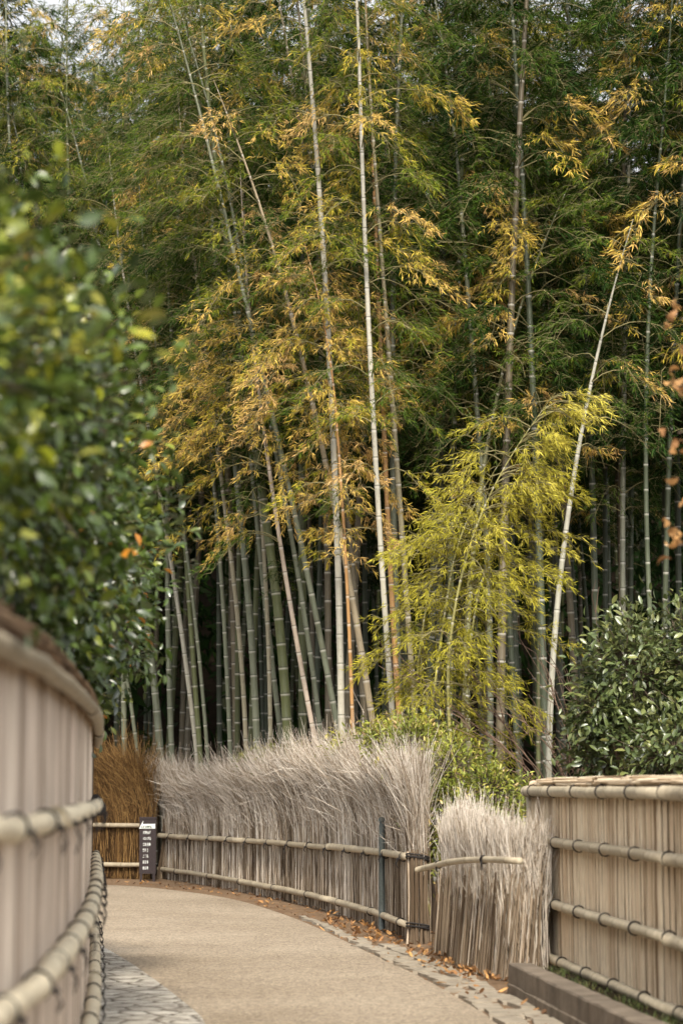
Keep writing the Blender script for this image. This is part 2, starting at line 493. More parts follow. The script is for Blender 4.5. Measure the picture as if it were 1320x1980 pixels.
def brush(line, n, q0, q1, ztop, lean, bend_z, hue, rbase=.0052, thick=.07, spread=.10, side=1, z0=0.0, stiff=2.0, var=.08, fork=.38, fan=(.05, .10)):
    """dry twigs packed upright along a line; above bend_z their tops are blown over by lean(q) metres"""
    mb = MB()
    for pas, (num, w0) in enumerate(((n, 0.), (int(n * .9), .55))):
        q = rng.uniform(q0, q1, num)
        q = np.clip(q + .022 * np.sin(q * 43 + 2 * np.sin(q * 7)), 0, line.len); hq = .10 * np.sin(q * 2.7 + 1) + .08 * np.sin(q * 11)
        p = line.at(q); t = line.tan(q); nn = line.nor(q) * side
        off = rng.normal(.0, thick * .55, num).clip(-thick, thick) + thick * .35
        zt = ztop(q) * rng.normal(1, var, num); zt = np.maximum(zt, bend_z + .12)
        z_start = rng.uniform(-.02, .03, num) + z0 if pas == 0 else z0 + (zt - z0) * rng.uniform(.35, .75, num)
        K = 9; s = np.linspace(0, 1, K)[None]
        z = z_start[:, None] + (zt - z_start)[:, None] * s
        w = np.clip((z - bend_z) / (ztop(q) - bend_z)[:, None], 0, 1.2) ** stiff
        ln = lean(q)[:, None] * (rng.normal(1, .45, num) + .3 * np.sin(q * 4.1) + .25 * np.sin(q * 9.7 + 1))[:, None]
        skew = rng.normal(0, .034, num)[:, None] * (1 if pas == 0 else 2.2)
        wig = np.cumsum(rng.normal(0, .013, (num, K)), 1) + rng.normal(0, .007, (num, K))
        al = ln * w + skew * (z - .4) / .5 + wig + (rng.normal(0, spread, num)[:, None] * w)
        ou = off[:, None] + (rng.normal(fan[0], fan[1], num)[:, None]) * w + np.cumsum(rng.normal(0, .004, (num, K)), 1)
        z = z - np.abs(ln) * w * .25
        pts = np.stack([p[:, 0:1] + t[:, 0:1] * al + nn[:, 0:1] * ou, p[:, 1:2] + t[:, 1:2] * al + nn[:, 1:2] * ou, z], -1)
        rr = rbase * (.55 + .9 * rng.random(num) ** 2)[:, None] * (1 - s * .62) * (1 if pas == 0 else .6)
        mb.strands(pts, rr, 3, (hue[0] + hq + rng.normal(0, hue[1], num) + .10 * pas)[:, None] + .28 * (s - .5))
        if pas == 0: keep_p = pts
    m = int(n * 1.1); k = rng.integers(0, n, m); j = rng.integers(4, K - 1, m)      # forked side twigs
    b0 = keep_p[k, j]; d0 = keep_p[k, np.minimum(j + 1, K - 1)] - keep_p[k, j - 1]; d0 /= np.linalg.norm(d0, axis=1, keepdims=True) + 1e-9
    d0 = d0 + rng.normal(0, fork, (m, 3)); l0 = rng.uniform(.10, .36, (m, 1))
    top_ = b0 + d0 * l0
    mb.strands(np.stack([b0, b0 + d0 * l0 * .5 + rng.normal(0, .012, (m, 3)), top_], 1), rbase * np.array([[.5, .4, .22]]) * rng.uniform(.7, 1.4, (m, 1)), 3, hue[0] + .22 + rng.normal(0, hue[1], m))
    return mb


def bundle(mb, c, r, z0, z1, n, cane, flare=0.0, tilt=(0, 0)):
    a = rng.uniform(0, 2 * math.pi, n); rad = r * np.sqrt(rng.uniform(.45, 1, n))
    base = np.stack([np.cos(a) * rad, np.sin(a) * rad], 1)
    K = 5; s = np.linspace(0, 1, K)[None, :]
    fl = 1 + flare * np.abs(s - .55) * 2
    x = c[0] + base[:, 0:1] * fl + tilt[0] * s; y = c[1] + base[:, 1:2] * fl + tilt[1] * s
    z = z0 + (z1 - z0) * s * rng.normal(1, .02, (n, 1))
    x = x + rng.normal(0, .004, x.shape); y = y + rng.normal(0, .004, y.shape)
    mb.strands(np.stack([x, y, z], -1), np.full((n, K), cane) * rng.uniform(.7, 1.2, (n, 1)), 5, rng.normal(-.06, .2, n), cap=True)


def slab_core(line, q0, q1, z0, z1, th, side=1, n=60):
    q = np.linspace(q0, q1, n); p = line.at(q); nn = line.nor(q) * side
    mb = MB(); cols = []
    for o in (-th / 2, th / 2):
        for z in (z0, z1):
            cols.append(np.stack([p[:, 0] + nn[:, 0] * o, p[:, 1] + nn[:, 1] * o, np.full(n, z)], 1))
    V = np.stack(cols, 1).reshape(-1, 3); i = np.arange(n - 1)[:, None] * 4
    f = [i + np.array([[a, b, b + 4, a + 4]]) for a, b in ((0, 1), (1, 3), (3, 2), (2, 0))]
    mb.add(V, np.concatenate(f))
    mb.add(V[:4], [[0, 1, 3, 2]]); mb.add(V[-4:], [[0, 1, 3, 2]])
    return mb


# --- the long grey brushwood fence
bl = Line([G(*p)[:2] for p in [(322, 1699), (400, 1711), (470, 1724), (600, 1751), (730, 1789), (822, 1826)]])
qa = np.linspace(0, bl.len, 50); ua = 660 + bl.at(qa)[:, 0] / bl.at(qa)[:, 1] * F
ztop_t = np.interp(ua, [320, 400, 470, 560, 650, 730, 800, 860], [1.93, 1.80, 1.90, 2.0, 2.06, 2.0, 1.80, 1.68])
BT = lambda q: np.interp(q, qa, ztop_t) + .05 * np.sin(q * 2.1) + .03 * np.sin(q * 5.3)
railz = lambda q: np.interp(q, [0, bl.len], [.70, .815])
rootb = thing('brushwood_fence', 'long curving grey brushwood fence with windswept feathery top beside the path', 'fence', (*bl.at(bl.len / 2), 0))
rootb['_side'] = 1.0
lean = lambda q: np.interp(q, [0, 1.5, bl.len - 3.5, bl.len - 1.5, bl.len], [-.45, -.85, -.85, -.6, .05])
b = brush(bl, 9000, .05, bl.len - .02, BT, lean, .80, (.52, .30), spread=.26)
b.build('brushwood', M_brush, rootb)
slab_core(bl, .05, bl.len - .12, .02, 1.25, .06).build('dark_core', M_core, rootb)


def line_pole(line, q0, q1, z, off, r, side=1, **kw):
    q = np.linspace(q0, q1, 24); p = line.at(q); n = line.nor(q) * side
    zz = z(q) if callable(z) else np.full(24, z)
    mb = MB(); pole(mb, np.stack([p[:, 0] + n[:, 0] * off, p[:, 1] + n[:, 1] * off, zz + rng.normal(0, .003, 24)], 1), r, **kw)
    return mb


def split_poles(parent, line, q0, q1, z, off, r, pieces, side=1, hue=.5, **kw):
    cuts = np.linspace(q0, q1, pieces + 1); made = []
    for a, b_ in zip(cuts[:-1], cuts[1:]):
        dz = rng.normal(0, .006)
        zf = (lambda q, z=z, dz=dz: z(q) + dz) if callable(z) else z + dz
        o = line_pole(line, a - .04, b_ + .04, zf, off + rng.uniform(0, .01), r * rng.uniform(.92, 1.06), side, hue=hue + rng.normal(0, .06), **kw).build('rail', M_pole, parent)
        made.append((o, a, b_))
    return made


lowz = lambda q: np.interp(q, [0, bl.len], [.15, .17])
ra = split_poles(rootb, bl, .1, bl.len - .1, railz, .135, .040, 3, hue=.48, node=.7)
rb = split_poles(rootb, bl, .1, bl.len - .1, lowz, .135, .040, 3, hue=.42, node=.8)
ties(rootb, bl, np.linspace(.8, bl.len - .5, 13), railz, .135, .043, .006, True, rails=ra)
ties(rootb, bl, np.linspace(1.2, bl.len - .7, 8), lowz, .135, .043, .006, False, rails=rb)
pe = bl.at(bl.len - .02)
mb = MB(); pe = pe + bl.nor(bl.len) * .07; bundle(mb, pe, .092, .0, .86, 75, .0085, .12, (.0, .0)); mb.build('bundled_post', M_brush, rootb)
mb = MB(); bundle(mb, bl.at(.02) + [-.02, -.22], .10, .0, .95, 80, .012, .25, (.10, .05)); mb.build('bundled_post', M_brush, rootb)
for z in (.17, .82):
    mb = MB(); ring(mb, (pe[0], pe[1], z), (.02, .02, 1), .112, .008, 3); mb.build('rope_tie', M_rope, rootb)
for z in (.18, .74):
    p0 = bl.at(.02); mb = MB(); ring(mb, (p0[0] + .03, p0[1] - .2, z), (.02, .02, 1), .118, .010, 3); mb.build('rope_tie', M_rope, rootb)

# --- the stake in front of it
sp = P(738, 1700, 25.4)
t = thing('fence_stake', 'thin dark grey-green stake standing before the grey brushwood fence', 'stake', (sp[0], sp[1] - .1, 0))
mb = MB(); mb.strands(np.array([[[sp[0], sp[1] - .1, z] for z in (-.1, .3, .8, 1.10, 1.14)]]), np.array([[.034, .034, .033, .032, .02]]), 12, cap=True); mb.build('stake_shaft', M_iron, t)
mb = MB(); mb.strands(np.array([[[sp[0], sp[1] - .1, z] for z in (1.135, 1.165, 1.18)]]), np.array([[.037, .037, .02]]), 12, cap=True); mb.build('stake_cap', M_iron, t)

# --- the brown section beyond the sign
rl = Line([(-7.5, 39.2), (-5.2, 39.9), (-4.0, 39.9), (-2.95, 39.4)])
rr_ = thing('brown_fence', 'rust-brown brushwood fence behind the dark sign at the far bend', 'fence', (-4, 39.9, 0)); rr_['_side'] = 1.0
ZR = lambda q: 2.0 + .06 * np.sin(q * 3.1)
b = brush(rl, 3400, 2.9, rl.len - .15, ZR, lambda q: np.full_like(q, -.55), .85, (.45, .3), spread=.22, rbase=.0062, var=.1)
b.build('brushwood', M_rust, rr_)
b = brush(rl, 2600, .2, 3.1, lambda q: 1.9 + .1 * np.sin(q * 4), lambda q: np.full_like(q, -.5), .85, (.25, .14), spread=.12, rbase=.0062)
b.build('grey_brushwood', M_brush, rr_)
slab_core(rl, .2, rl.len - .1, .02, 1.3, .06).build('dark_core', M_core, rr_)
for z in (.86, .24):
    split_poles(rr_, rl, .3, rl.len - .1, z, .14, .042, 2, hue=.30, node=.6)

# --- the sign
sc = P(286, 1640, 38.6); SX, SY = sc[0], sc[1]
sg = thing('direction_sign', 'narrow dark wooden sign with white arrow header and rows of white writing', 'sign', (SX, SY, 0))
mb = MB(); mb.box((SX, SY, .555), .262, .05, .86); board = mb.build('board', M_sign, sg, False)
mb = MB(); mb.box((SX, SY, 1.0), .275, .075, .03); mb.build('board_cap', M_sign, sg, False)
for dx in (-.10, .10):
    mb = MB(); mb.box((SX + dx, SY, .06), .04, .04, .13); mb.build('leg', M_sign, sg, False)
mb = MB()
yf = SY - .029
hp = np.array([(-.138, .83), (.118, .83), (.118, .905), (-.088, .905), (-.073, .963), (-.088, .945)])
outl = [(-.138, .832), (.118, .832), (.118, .905), (-.080, .905), (-.070, .962)]
Vf = np.array([(SX + a, yf - .003, z) for a, z in outl]); Vb = np.array([(SX + a, SY - .0245, z) for a, z in outl])
mb.add(np.concatenate([Vf, Vb]), [[k, (k + 1) % 5, 5 + (k + 1) % 5, 5 + k] for k in range(5)], [[0, 1, 2], [0, 2, 3], [0, 3, 4]])
arrow = mb.build('header_arrow', M_white, sg, False)


def text(body, x, y, z, size, sx, mat, name, owner):
    size *= .80
    cu = bpy.data.curves.new(name, 'FONT'); cu.body = body; cu.size = size; cu.align_x = 'LEFT'; cu.extrude = .0012; cu.offset = .0012
    tmp = bpy.data.objects.new(name, cu); COL.objects.link(tmp)
    dg = bpy.context.evaluated_depsgraph_get(); me = bpy.data.meshes.new_from_object(tmp.evaluated_get(dg))
    bpy.data.objects.remove(tmp)
    n = len(me.vertices)
    if n == 0: return
    co = np.empty(n * 3, np.float32); me.vertices.foreach_get('co', co); co = co.reshape(-1, 3)
    org = WORLD[sg.name]
    w = np.stack([co[:, 0] * sx + x - org[0], y - co[:, 2] - org[1], co[:, 1] + z - org[2]], 1)
    me.vertices.foreach_set('co', w.astype(np.float32).ravel()); me.materials.clear(); me.materials.append(mat); me.update()
    o = bpy.data.objects.new(name, me); COL.objects.link(o); o.parent = owner


text('順路 嵯峨野道', SX - .100, yf - .0045, .843, .052, .62, M_green, 'lettering', arrow)
for k, row in enumerate(('大河内山荘', 'トロッコ嵐山', '常寂光寺', '落 柿 舎', '二 尊 院', '祇 王 寺', '念 仏 寺')):
    text(row, SX - .075, yf + .001, .750 - k * .0925, .068, {5: .45, 6: .385, 4: .56}.get(len(row), .50), M_white, 'lettering', board)

# --- the short pale brushwood panel
sl = Line([(.97, 22.1), (1.07, 21.0), (1.16, 19.9), (1.32, 19.1), (1.56, 18.75)])
rs = thing('short_brushwood_fence', 'short pale brushwood panel with splayed foot and one crooked rail', 'fence', (1.2, 20, 0)); rs['_side'] = 1.0
b = brush(sl, 2600, .03, sl.len, lambda q: np.interp(q, [0, 1, sl.len], [1.18, 1.22, 1.15]), lambda q: np.interp(q, [0, .5, sl.len], [.01, .02, .0]), .8, (.72, .28), rbase=.0058, thick=.06, spread=.045, stiff=1.3, var=.05, fork=.16, fan=(-.01, .035))
b.build('brushwood', M_brush, rs)
n = 520; q = rng.uniform(0, sl.len, n); p = sl.at(q); tt = sl.tan(q); nn = sl.nor(q)
K = 4; s_ = np.linspace(0, 1, K)[None]; off = .10 - .06 * s_ + rng.normal(0, .03, (n, 1)); al = rng.normal(0, .03, (n, 1)) + rng.normal(-.03, .035, (n, 1)) * (1 - s_)
z = rng.uniform(-.01, .04, (n, 1)) + s_ * rng.uniform(.6, .82, (n, 1))
mb = MB(); mb.strands(np.stack([p[:, :1] + tt[:, :1] * al + nn[:, :1] * off, p[:, 1:] + tt[:, 1:] * al + nn[:, 1:] * off, z], -1), np.full((n, K), .0055) * rng.uniform(.6, 1.3, (n, 1)), 4, rng.normal(.22, .22, n))
mb.build('splayed_canes', M_brush, rs)
slab_core(sl, .05, sl.len, .02, 1.05, .06).build('dark_core', M_core, rs)
pts = []
for u, v, d in ((838, 1681, 22.1), (880, 1671, 21.2), (915, 1664, 20.3), (970, 1661, 19.3), (1010, 1662, 18.6), (1042, 1664, 18.2)):
    a = P(u, v, d); pts.append(a + np.array([-.12, -.10, 0]) * 1.25)
mb = MB(); pole(mb, np.array(pts), .027, .9, .05, .5); crook = mb.build('rail', M_pole, rs)
for k in (1, 3):
    mb = MB(); c = np.array(pts[k]); ring(mb, c, np.array(pts[k + 1]) - c, .031, .006, 2, (-.4, -.8, .4)); mb.build('rope_tie', M_rope, crook)

# ------------------------------------------------------------------ right cane fence on its kerb
fl = Line([(1.575, 20.1), (1.76, 17.6), (2.02, 14.3), (2.36, 10.0), (2.66, 6.0), (2.8, 3.5)])   # runs towards the camera
rf = thing('cane_fence', 'pale split-cane fence with four bamboo rails behind the concrete kerb', 'fence', (2.02, 14.3, 0)); rf['_side'] = 1.0
FS = 1.0
n_c = int(fl.len / .0235); q = np.linspace(0.03, fl.len, n_c) + rng.normal(0, .0045, n_c)
p = fl.at(q); nn = fl.nor(q); tt = fl.tan(q)
dark = np.sin(q * 2 * math.pi / .098 + 1.6 * np.sin(q * 5.3) + rng.normal(0, .5, n_c)) < -.30      # sunken canes coloured dark in place of shaded gaps between the paler bundles
zz = np.array([.06, .17, .30, .42, .52, .6, .72, .84, .95, 1.07, 1.2, 1.32, 1.42, 1.46])
band = np.interp(zz, [.06, .17, .30, .40, .52, .6, .72, .84, .95, 1.07, 1.2, 1.32, 1.42, 1.46], [.9, .85, 1.02, 1.28, 1.05, .86, .84, 1.28, 1.1, .86, .95, 1.3, .9, .82])
rr = .0088 * np.where(dark, .72, 1.0)[:, None] * (.35 + .65 * band)[None] * rng.uniform(.75, 1.2, (n_c, 1)) * rng.normal(1, .05, (n_c, len(zz)))
wob = np.cumsum(rng.normal(0, .0016, (n_c, len(zz))), 1); wo = np.cumsum(rng.normal(0, .0012, (n_c, len(zz))), 1) - np.where(dark, .008, 0)[:, None]
pts = np.stack([p[:, :1] + tt[:, :1] * wob + nn[:, :1] * wo, p[:, 1:] + tt[:, 1:] * wob + nn[:, 1:] * wo, np.repeat(zz[None], n_c, 0)], -1)
mb = MB(); mb.strands(pts, rr, 6, np.where(dark, rng.normal(.0, .12, n_c), rng.normal(.68, .2, n_c))); mb.build('cane_panel', M_cane, rf)
q = np.linspace(0, fl.len, 70); p = fl.at(q)
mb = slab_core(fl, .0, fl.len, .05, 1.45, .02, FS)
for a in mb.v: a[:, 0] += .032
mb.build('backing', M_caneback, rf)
for z, r in ((1.462, .046), (1.07, .041), (.60, .041), (.185, .039)):
    ra = split_poles(rf, fl, -.03 if z < 1.4 else -.05, fl.len, z, .052, r, 3, hue=.62 if z > 1.4 else .55, node=.95)
    ties(rf, fl, np.arange(.42, fl.len, 1.02) + rng.normal(0, .05) + (.3 if z < .4 else 0), z, .052, r + .003, .0048, False, 2, rails=ra)
mb = MB(); n = 500; q = rng.uniform(-.0, fl.len - .5, n); ql = rng.uniform(.5, 1.1, n)
pa = fl.at(q); pb = fl.at(q + ql); na = fl.nor(q)
oa = rng.uniform(-.05, .06, n)[:, None]; za = 1.512 + rng.uniform(0, .05, n) * (1 - (oa[:, 0] / .075) ** 2)
A = np.concatenate([pa + na * oa, za[:, None]], 1); B = np.concatenate([pb + na * oa, za[:, None] + rng.normal(0, .003, (n, 1))], 1)
mb.strands(np.stack([A, (A + B) / 2, B], 1), np.full((n, 3), .009), 5, rng.normal(.6, .2, n))
cap_line = curve(np.concatenate([np.concatenate([fl.at(np.linspace(0, fl.len, 20)), np.full((20, 1), 1.515)], 1)]), 60)
mb.strands(cap_line[None], np.full((1, 60), .030), 8, .5, cap=True)
mb.build('cap_thatch', M_cane, rf)
pp = fl.at(.0)
mb = MB(); mb.strands(np.array([[[pp[0] - .02, pp[1] + .02, z] for z in (0, .5, 1., 1.50)]]), np.full((1, 4), .032), 10, .62, cap=True); mb.build('end_post', M_pole, rf)

# concrete kerb
k0 = G(980, 1925)[:2]; k1 = np.array([1.62, 12.7]); kd = (k1 - k0) / np.linalg.norm(k1 - k0); kn = np.array([-kd[1], kd[0]])
if kn[0] < 0: kn = -kn
ke = k0 + kd * 14
mb = MB()
prof = [(0.000, -.05), (0.000, .085), (.010, .092), (.010, .223), (.018, .234), (.165, .234), (.172, .226), (.172, -.05)]
stations = np.linspace(0, 14, 60); V = []
for s_ in stations:
    base = k0 + kd * s_
    for (a, z) in prof: V.append([*(base + kn * (a + rng.normal(0, .0025))), z + rng.normal(0, .003)])
npf = len(prof); i = np.arange(59)[:, None] * npf
f = np.concatenate([i + np.array([[a, a + 1, a + 1 + npf, a + npf]]) for a in range(npf - 1)])
mb.add(V, f); vv = np.array(V[:npf]); mb.add(vv, None, [[0, a, a + 1] for a in range(1, npf - 1)])
kb = mb.build('concrete_kerb', M_conc, smooth=False)
tag(kb, 'low weathered concrete kerb wall in front of the split-cane fence', 'kerb')
# raised bed behind it
bed = []
q = np.linspace(.9, fl.len, 30); pf = fl.at(q)
kk = np.array([k0 + kd * s_ + kn * .168 for s_ in np.linspace(0.02, 14, 30)])
a = np.concatenate([kk, np.full((30, 1), .17)], 1); c = np.concatenate([pf + [[.35, 0]], np.full((30, 1), .10)], 1); m_ = (a + c) / 2 + [0, 0, .015]
mb = MB(); V = np.stack([a, m_, c], 1).reshape(-1, 3); i = np.arange(29)[:, None] * 3
mb.add(V, np.concatenate([i + np.array([[0, 1, 4, 3]]), i + np.array([[1, 2, 5, 4]])]))
w = [a[0], m_[0], c[0], c[0] * [1, 1, 0], a[0] * [1, 1, 0]]; mb.add(w, None, [[0, 1, 4], [1, 2, 3], [1, 3, 4]])
tag(mb.build('soil_bed', M_forest), 'narrow raised soil bed between kerb and cane fence', 'soil bed', kind='structure')
n = 5000; s_ = rng.uniform(0, 12, n); w = rng.beta(1.3, 1.6, n); idx_ = np.clip(s_ / 14 * 29, 0, 28.9)
i0 = idx_.astype(int); fr = (idx_ - i0)[:, None]
pA = a[i0] * (1 - fr) + a[i0 + 1] * fr; pC = c[i0] * (1 - fr) + c[i0 + 1] * fr
B = pA * (1 - w[:, None]) + pC * w[:, None]; B[:, 2] -= .01
clump = (np.sin(s_ * 5.1) + np.sin(s_ * 12.3 + w * 5) + 2) / 4
D = np.stack([rng.normal(-.2, .5, n), rng.normal(0, .5, n), np.full(n, 1.)], 1)
mb = MB(); mb.leaves(B, D, rng.normal(0, 1, (n, 3)), .03 + .07 * clump * rng.random(n), np.full(n, .008), rng.random(n), bend=.3)
tag(mb.build('grass', M_grass), 'short green grass tufts along the foot of the cane fence', 'grass', kind='stuff')

# ------------------------------------------------------------------ left plank fence, close to the camera
ll = Line([(-.80, 1.5), (-.92, 4), (-.97, 6.7), (-1.01, 8), (-1.27, 11.8), (-1.66, 16), (-2.25, 21.8)])
lf = thing('plank_fence', 'curving fence of upright split-bamboo boards with lashed rails and rounded cap', 'fence', (-1.24, 11.8, 0)); lf['_side'] = 1.0
mb = MB(); q = 0.0
while q < ll.len - .03:
    w = rng.uniform(.085, .125); hue = .55 + rng.normal(0, .22); o_ = rng.normal(0, .006); tw = rng.normal(0, .004)
    fr = np.array([0, .06, .3, .5, .7, .94, 1.]); of = np.array([-.016, -.002, .004, .006, .004, -.002, -.016]) + o_ + tw * (fr - .5)
    zz = np.array([.02, .5, 1.0, 1.5, 1.92]); p = ll.at(np.minimum(q + fr * w, ll.len)); n_ = ll.nor(np.minimum(q + fr * w, ll.len))
    V = np.stack([np.stack([p[:, 0] + n_[:, 0] * (of + rng.normal(0, .001)), p[:, 1] + n_[:, 1] * of, np.full(7, z)], 1) for z in zz])
    ix = np.arange(35).reshape(5, 7)
    mb.add(V.reshape(-1, 3), np.stack([ix[:-1, :-1], ix[:-1, 1:], ix[1:, 1:], ix[1:, :-1]], -1).reshape(-1, 4), None, hue)
    q += w + (rng.uniform(.010, .018) if rng.random() < .4 else .004)
mb.build('board_panel', M_board, lf)
m2 = slab_core(ll, 0, ll.len, .02, 1.9, .03)
for a_ in m2.v: a_[:, 0] -= .035
m2.build('backing', M_capstraw, lf)
for z, r in ((1.385, .039), (.89, .044), (.33, .041)):
    ra = split_poles(lf, ll, 0, ll.len - .02, z, .052, r, 3, hue=.88, node=.55)
    ties(lf, ll, np.arange(.5, ll.len - .05, .92) + rng.uniform(0, .3), z, .052, r + .002, .0046, True, 2, rails=ra)
mb = MB(); n = 1500; q = rng.uniform(-.1, ll.len - .5, n); ql = rng.uniform(.5, 1.2, n); pa = ll.at(q); pb = ll.at(q + ql); na = ll.nor(q); nb = ll.nor(q + ql)
an = rng.uniform(0, 2 * math.pi, n); rad = .070 * np.sqrt(rng.uniform(.55, 1, n))
A = np.concatenate([pa + na * (np.cos(an) * rad)[:, None], (1.925 + np.sin(an) * rad)[:, None]], 1)
B = np.concatenate([pb + nb * (np.cos(an) * rad)[:, None], (1.925 + np.sin(an) * rad + rng.normal(0, .005, n))[:, None]], 1)
mb.strands(np.stack([A, (A + B) / 2, B], 1), np.full((n, 3), .008), 4, rng.normal(.5, .2, n))
cl = np.concatenate([ll.at(np.linspace(0, ll.len, 60)), np.full((60, 1), 1.925)], 1); cr = np.full(60, .060); cr[-3:] = [.06, .05, .02]
mb.strands(cl[None], cr[None], 12, .45, cap=True); mb.build('cap_thatch', M_capstraw, lf)
split_poles(lf, ll, 0, ll.len - .05, 1.868, .058, .034, 4, hue=.30, node=.5)
pe = ll.at(ll.len); mb = MB(); mb.strands(np.array([[[pe[0] + .0, pe[1] + .03, z] for z in (0, .9, 1.88)]]), np.full((1, 3), .03), 8, .2, cap=True); mb.build('end_post', M_bark, lf)

# ------------------------------------------------------------------ bamboo
def culm(mb, path, zmax, r0, node0=.17, node1=.34, sides=9, zmin=0.0):
    """path(z) -> xyz for an array of heights"""
    z = [zmin]; hh = [.5]; fac = [1.08]
    q = zmin + rng.uniform(.05, node0)
    while q < zmax - .05:
        z += [q - .045, q - .014, q + .002, q + .016]; hh += [.5, 1.0, .0, .5]; fac += [1, 1.05, 1.07, .98]
        f = min(1, (q - zmin) / 3.0)
        q += (node0 + (node1 - node0) * f) * rng.uniform(.9, 1.1) * (1 if q < zmax * .6 else .85)
    z = np.array(z + [zmax]); hh = np.array(hh + [.5]); fac = np.array(fac + [1])
    s = (z - zmin) / (zmax - zmin)
    rr = r0 * (1 - .28 * s - .64 * s ** 3).clip(.04) * fac
    mb.strands(path(z)[None], rr[None], sides, hh[None])


def unit(v): return v / (np.linalg.norm(v, axis=-1, keepdims=True) + 1e-9)


def crown(path, z0, z1, Lmax, hue, gold=0.0, sp=.28, leaf=.094, dens=1.0, lowgold=None, up=.72, droop=.92, prof=None, az=None, mb=None):
    """two arching branches at each joint, twigs along them and hanging sprays of narrow leaves"""
    mb = mb or MB()
    zs = np.arange(z0, z1, sp); zs = zs + rng.normal(0, .03, len(zs))
    tp = prof or ([0, .12, .5, .85, 1], [.7, 1.1, 1.1, .85, .5])
    Bp = []; Tp = []; LB = []; LD = []; LL = []; LH = []; BH = []
    phi = rng.uniform(0, 6.28)
    for z in zs:
        t = (z - z0) / (z1 - z0); base = path(np.array([z]))[0]
        phi += math.pi + rng.normal(0, .7) if az is None else 0
        for k in range(2):
            if rng.random() < .08: continue
            a = phi + (k * 2 - 1) * rng.uniform(.35, 1.2) if az is None else rng.normal(az[0], az[1])
            L_ = Lmax * np.interp(t, *tp) * rng.uniform(.5, 1.3)
            h = np.array([math.cos(a), math.sin(a), 0])
            s = np.linspace(0, 1, 7)[:, None]; u_ = up * rng.uniform(.75, 1.2); dr = droop * rng.uniform(.8, 1.25)
            bp = base + h * (L_ * .86) * s + np.array([0, 0, 1]) * L_ * (u_ * s - dr * s ** 2)
            bp[2:] += np.cumsum(rng.normal(0, L_ * .012, (5, 3)), 0)
            Bp.append(bp)
            g = rng.random() < (gold if lowgold is None or not (lowgold[0] < z < lowgold[1]) else lowgold[2])
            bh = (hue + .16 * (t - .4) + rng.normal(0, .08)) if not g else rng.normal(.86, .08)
            BH.append(bh)
            nt_ = max(3, int(L_ / .055 * dens)); ss = rng.uniform(.25, 1.0, nt_) ** .7
            tb = np.stack([np.interp(ss, s[:, 0], bp[:, c_]) for c_ in range(3)], 1)
            side = np.where(np.arange(nt_) % 2 == 0, 1, -1)[:, None] * np.array([[-h[1], h[0], 0]])
            td = unit(h * rng.uniform(.4, 1.0, (nt_, 1)) + side * rng.uniform(.3, 1.0, (nt_, 1)) + rng.normal(0, .25, (nt_, 3)) + np.array([0, 0, -.02]))
            tl = (.18 + .36 * rng.random(nt_)) * (1.1 - .45 * ss) * (.6 + .4 * min(1, L_))
            m_ = tb + td * tl[:, None] * .55; e = tb + td * tl[:, None] + np.array([0, 0, -1]) * (tl * rng.uniform(.15, .5, nt_))[:, None]
            Tp.append(np.stack([tb, m_, e], 1))
            nl = 14
            f = rng.uniform(.25, 1.0, (nt_, nl, 1))
            lb = np.where(f < .5, tb[:, None] + (m_ - tb)[:, None] * f * 2, m_[:, None] + (e - m_)[:, None] * (f - .5) * 2)
            ld = unit(td[:, None] * .8 + h * .25 + rng.normal(0, .50, (nt_, nl, 3)) + np.array([0, 0, -.55]))
            LB.append(lb.reshape(-1, 3)); LD.append(ld.reshape(-1, 3)); LL.append((leaf * rng.uniform(.6, 1.25, (nt_, nl))).ravel())
            LH.append((bh + rng.normal(0, .05, (nt_, 1)) + rng.normal(0, .05, (nt_, nl))).ravel())
    Bp = np.array(Bp); mb.strands(Bp, np.linspace(.0085, .0025, 7)[None] * np.ones((len(Bp), 1)), 4, np.full(len(Bp), .6), mat=1)
    Tp = np.concatenate(Tp); mb.strands(Tp, np.array([[.003, .0025, .0015]]) * np.ones((len(Tp), 1)), 3, np.full(len(Tp), .5), mat=1)
    LB = np.concatenate(LB); LD = np.concatenate(LD); LL = np.concatenate(LL); LH = np.concatenate(LH).clip(0.02, 1)
    nn_ = rng.normal(0, .55, (len(LB), 3)) + np.array([0, -.25, .8])
    mb.leaves(LB, LD, nn_, LL, LL * rng.uniform(.095, .135, len(LL)), LH)
    return mb


def fence_y(x):
    return np.interp(x, [-9, -6, -3.0, -2.84, -1.39, -.39, .39, .8, 1.4, 1.8], [39.6, 40.1, 40.1, 39.6, 34.9, 31.2, 26.6, 24.0, 20.5, 20.5])


def px_path(pts, d, H, tip=0.0, dlean=0.0):
    """a culm through photo points at distance d: x as a smooth function of height"""
    for _ in range(4): d = max(d, float(fence_y((pts[0][0] - 660) / F * d)) + .55)
    W = np.array([P(u, v, d) for u, v in pts])
    deg = 1 if len(pts) < 3 else 2
    k = np.polyfit(W[:, 2], W[:, 0], deg); zm = W[:, 2].max(); x0, z0 = W[:, 0], W[:, 2]
    sl_ = np.polyval(np.polyder(k), zm)

    def f(z):
        z = np.asarray(z, float)
        x = np.where(z <= zm, np.polyval(k, np.minimum(z, zm)), np.polyval(k, zm) + sl_ * (z - zm))
        tpr = np.clip((z - H * .72) / (H * .28), 0, 1)
        return np.stack([x + tip * tpr ** 2, d + dlean * z / H - .15 * tpr ** 2, z], -1)
    return f


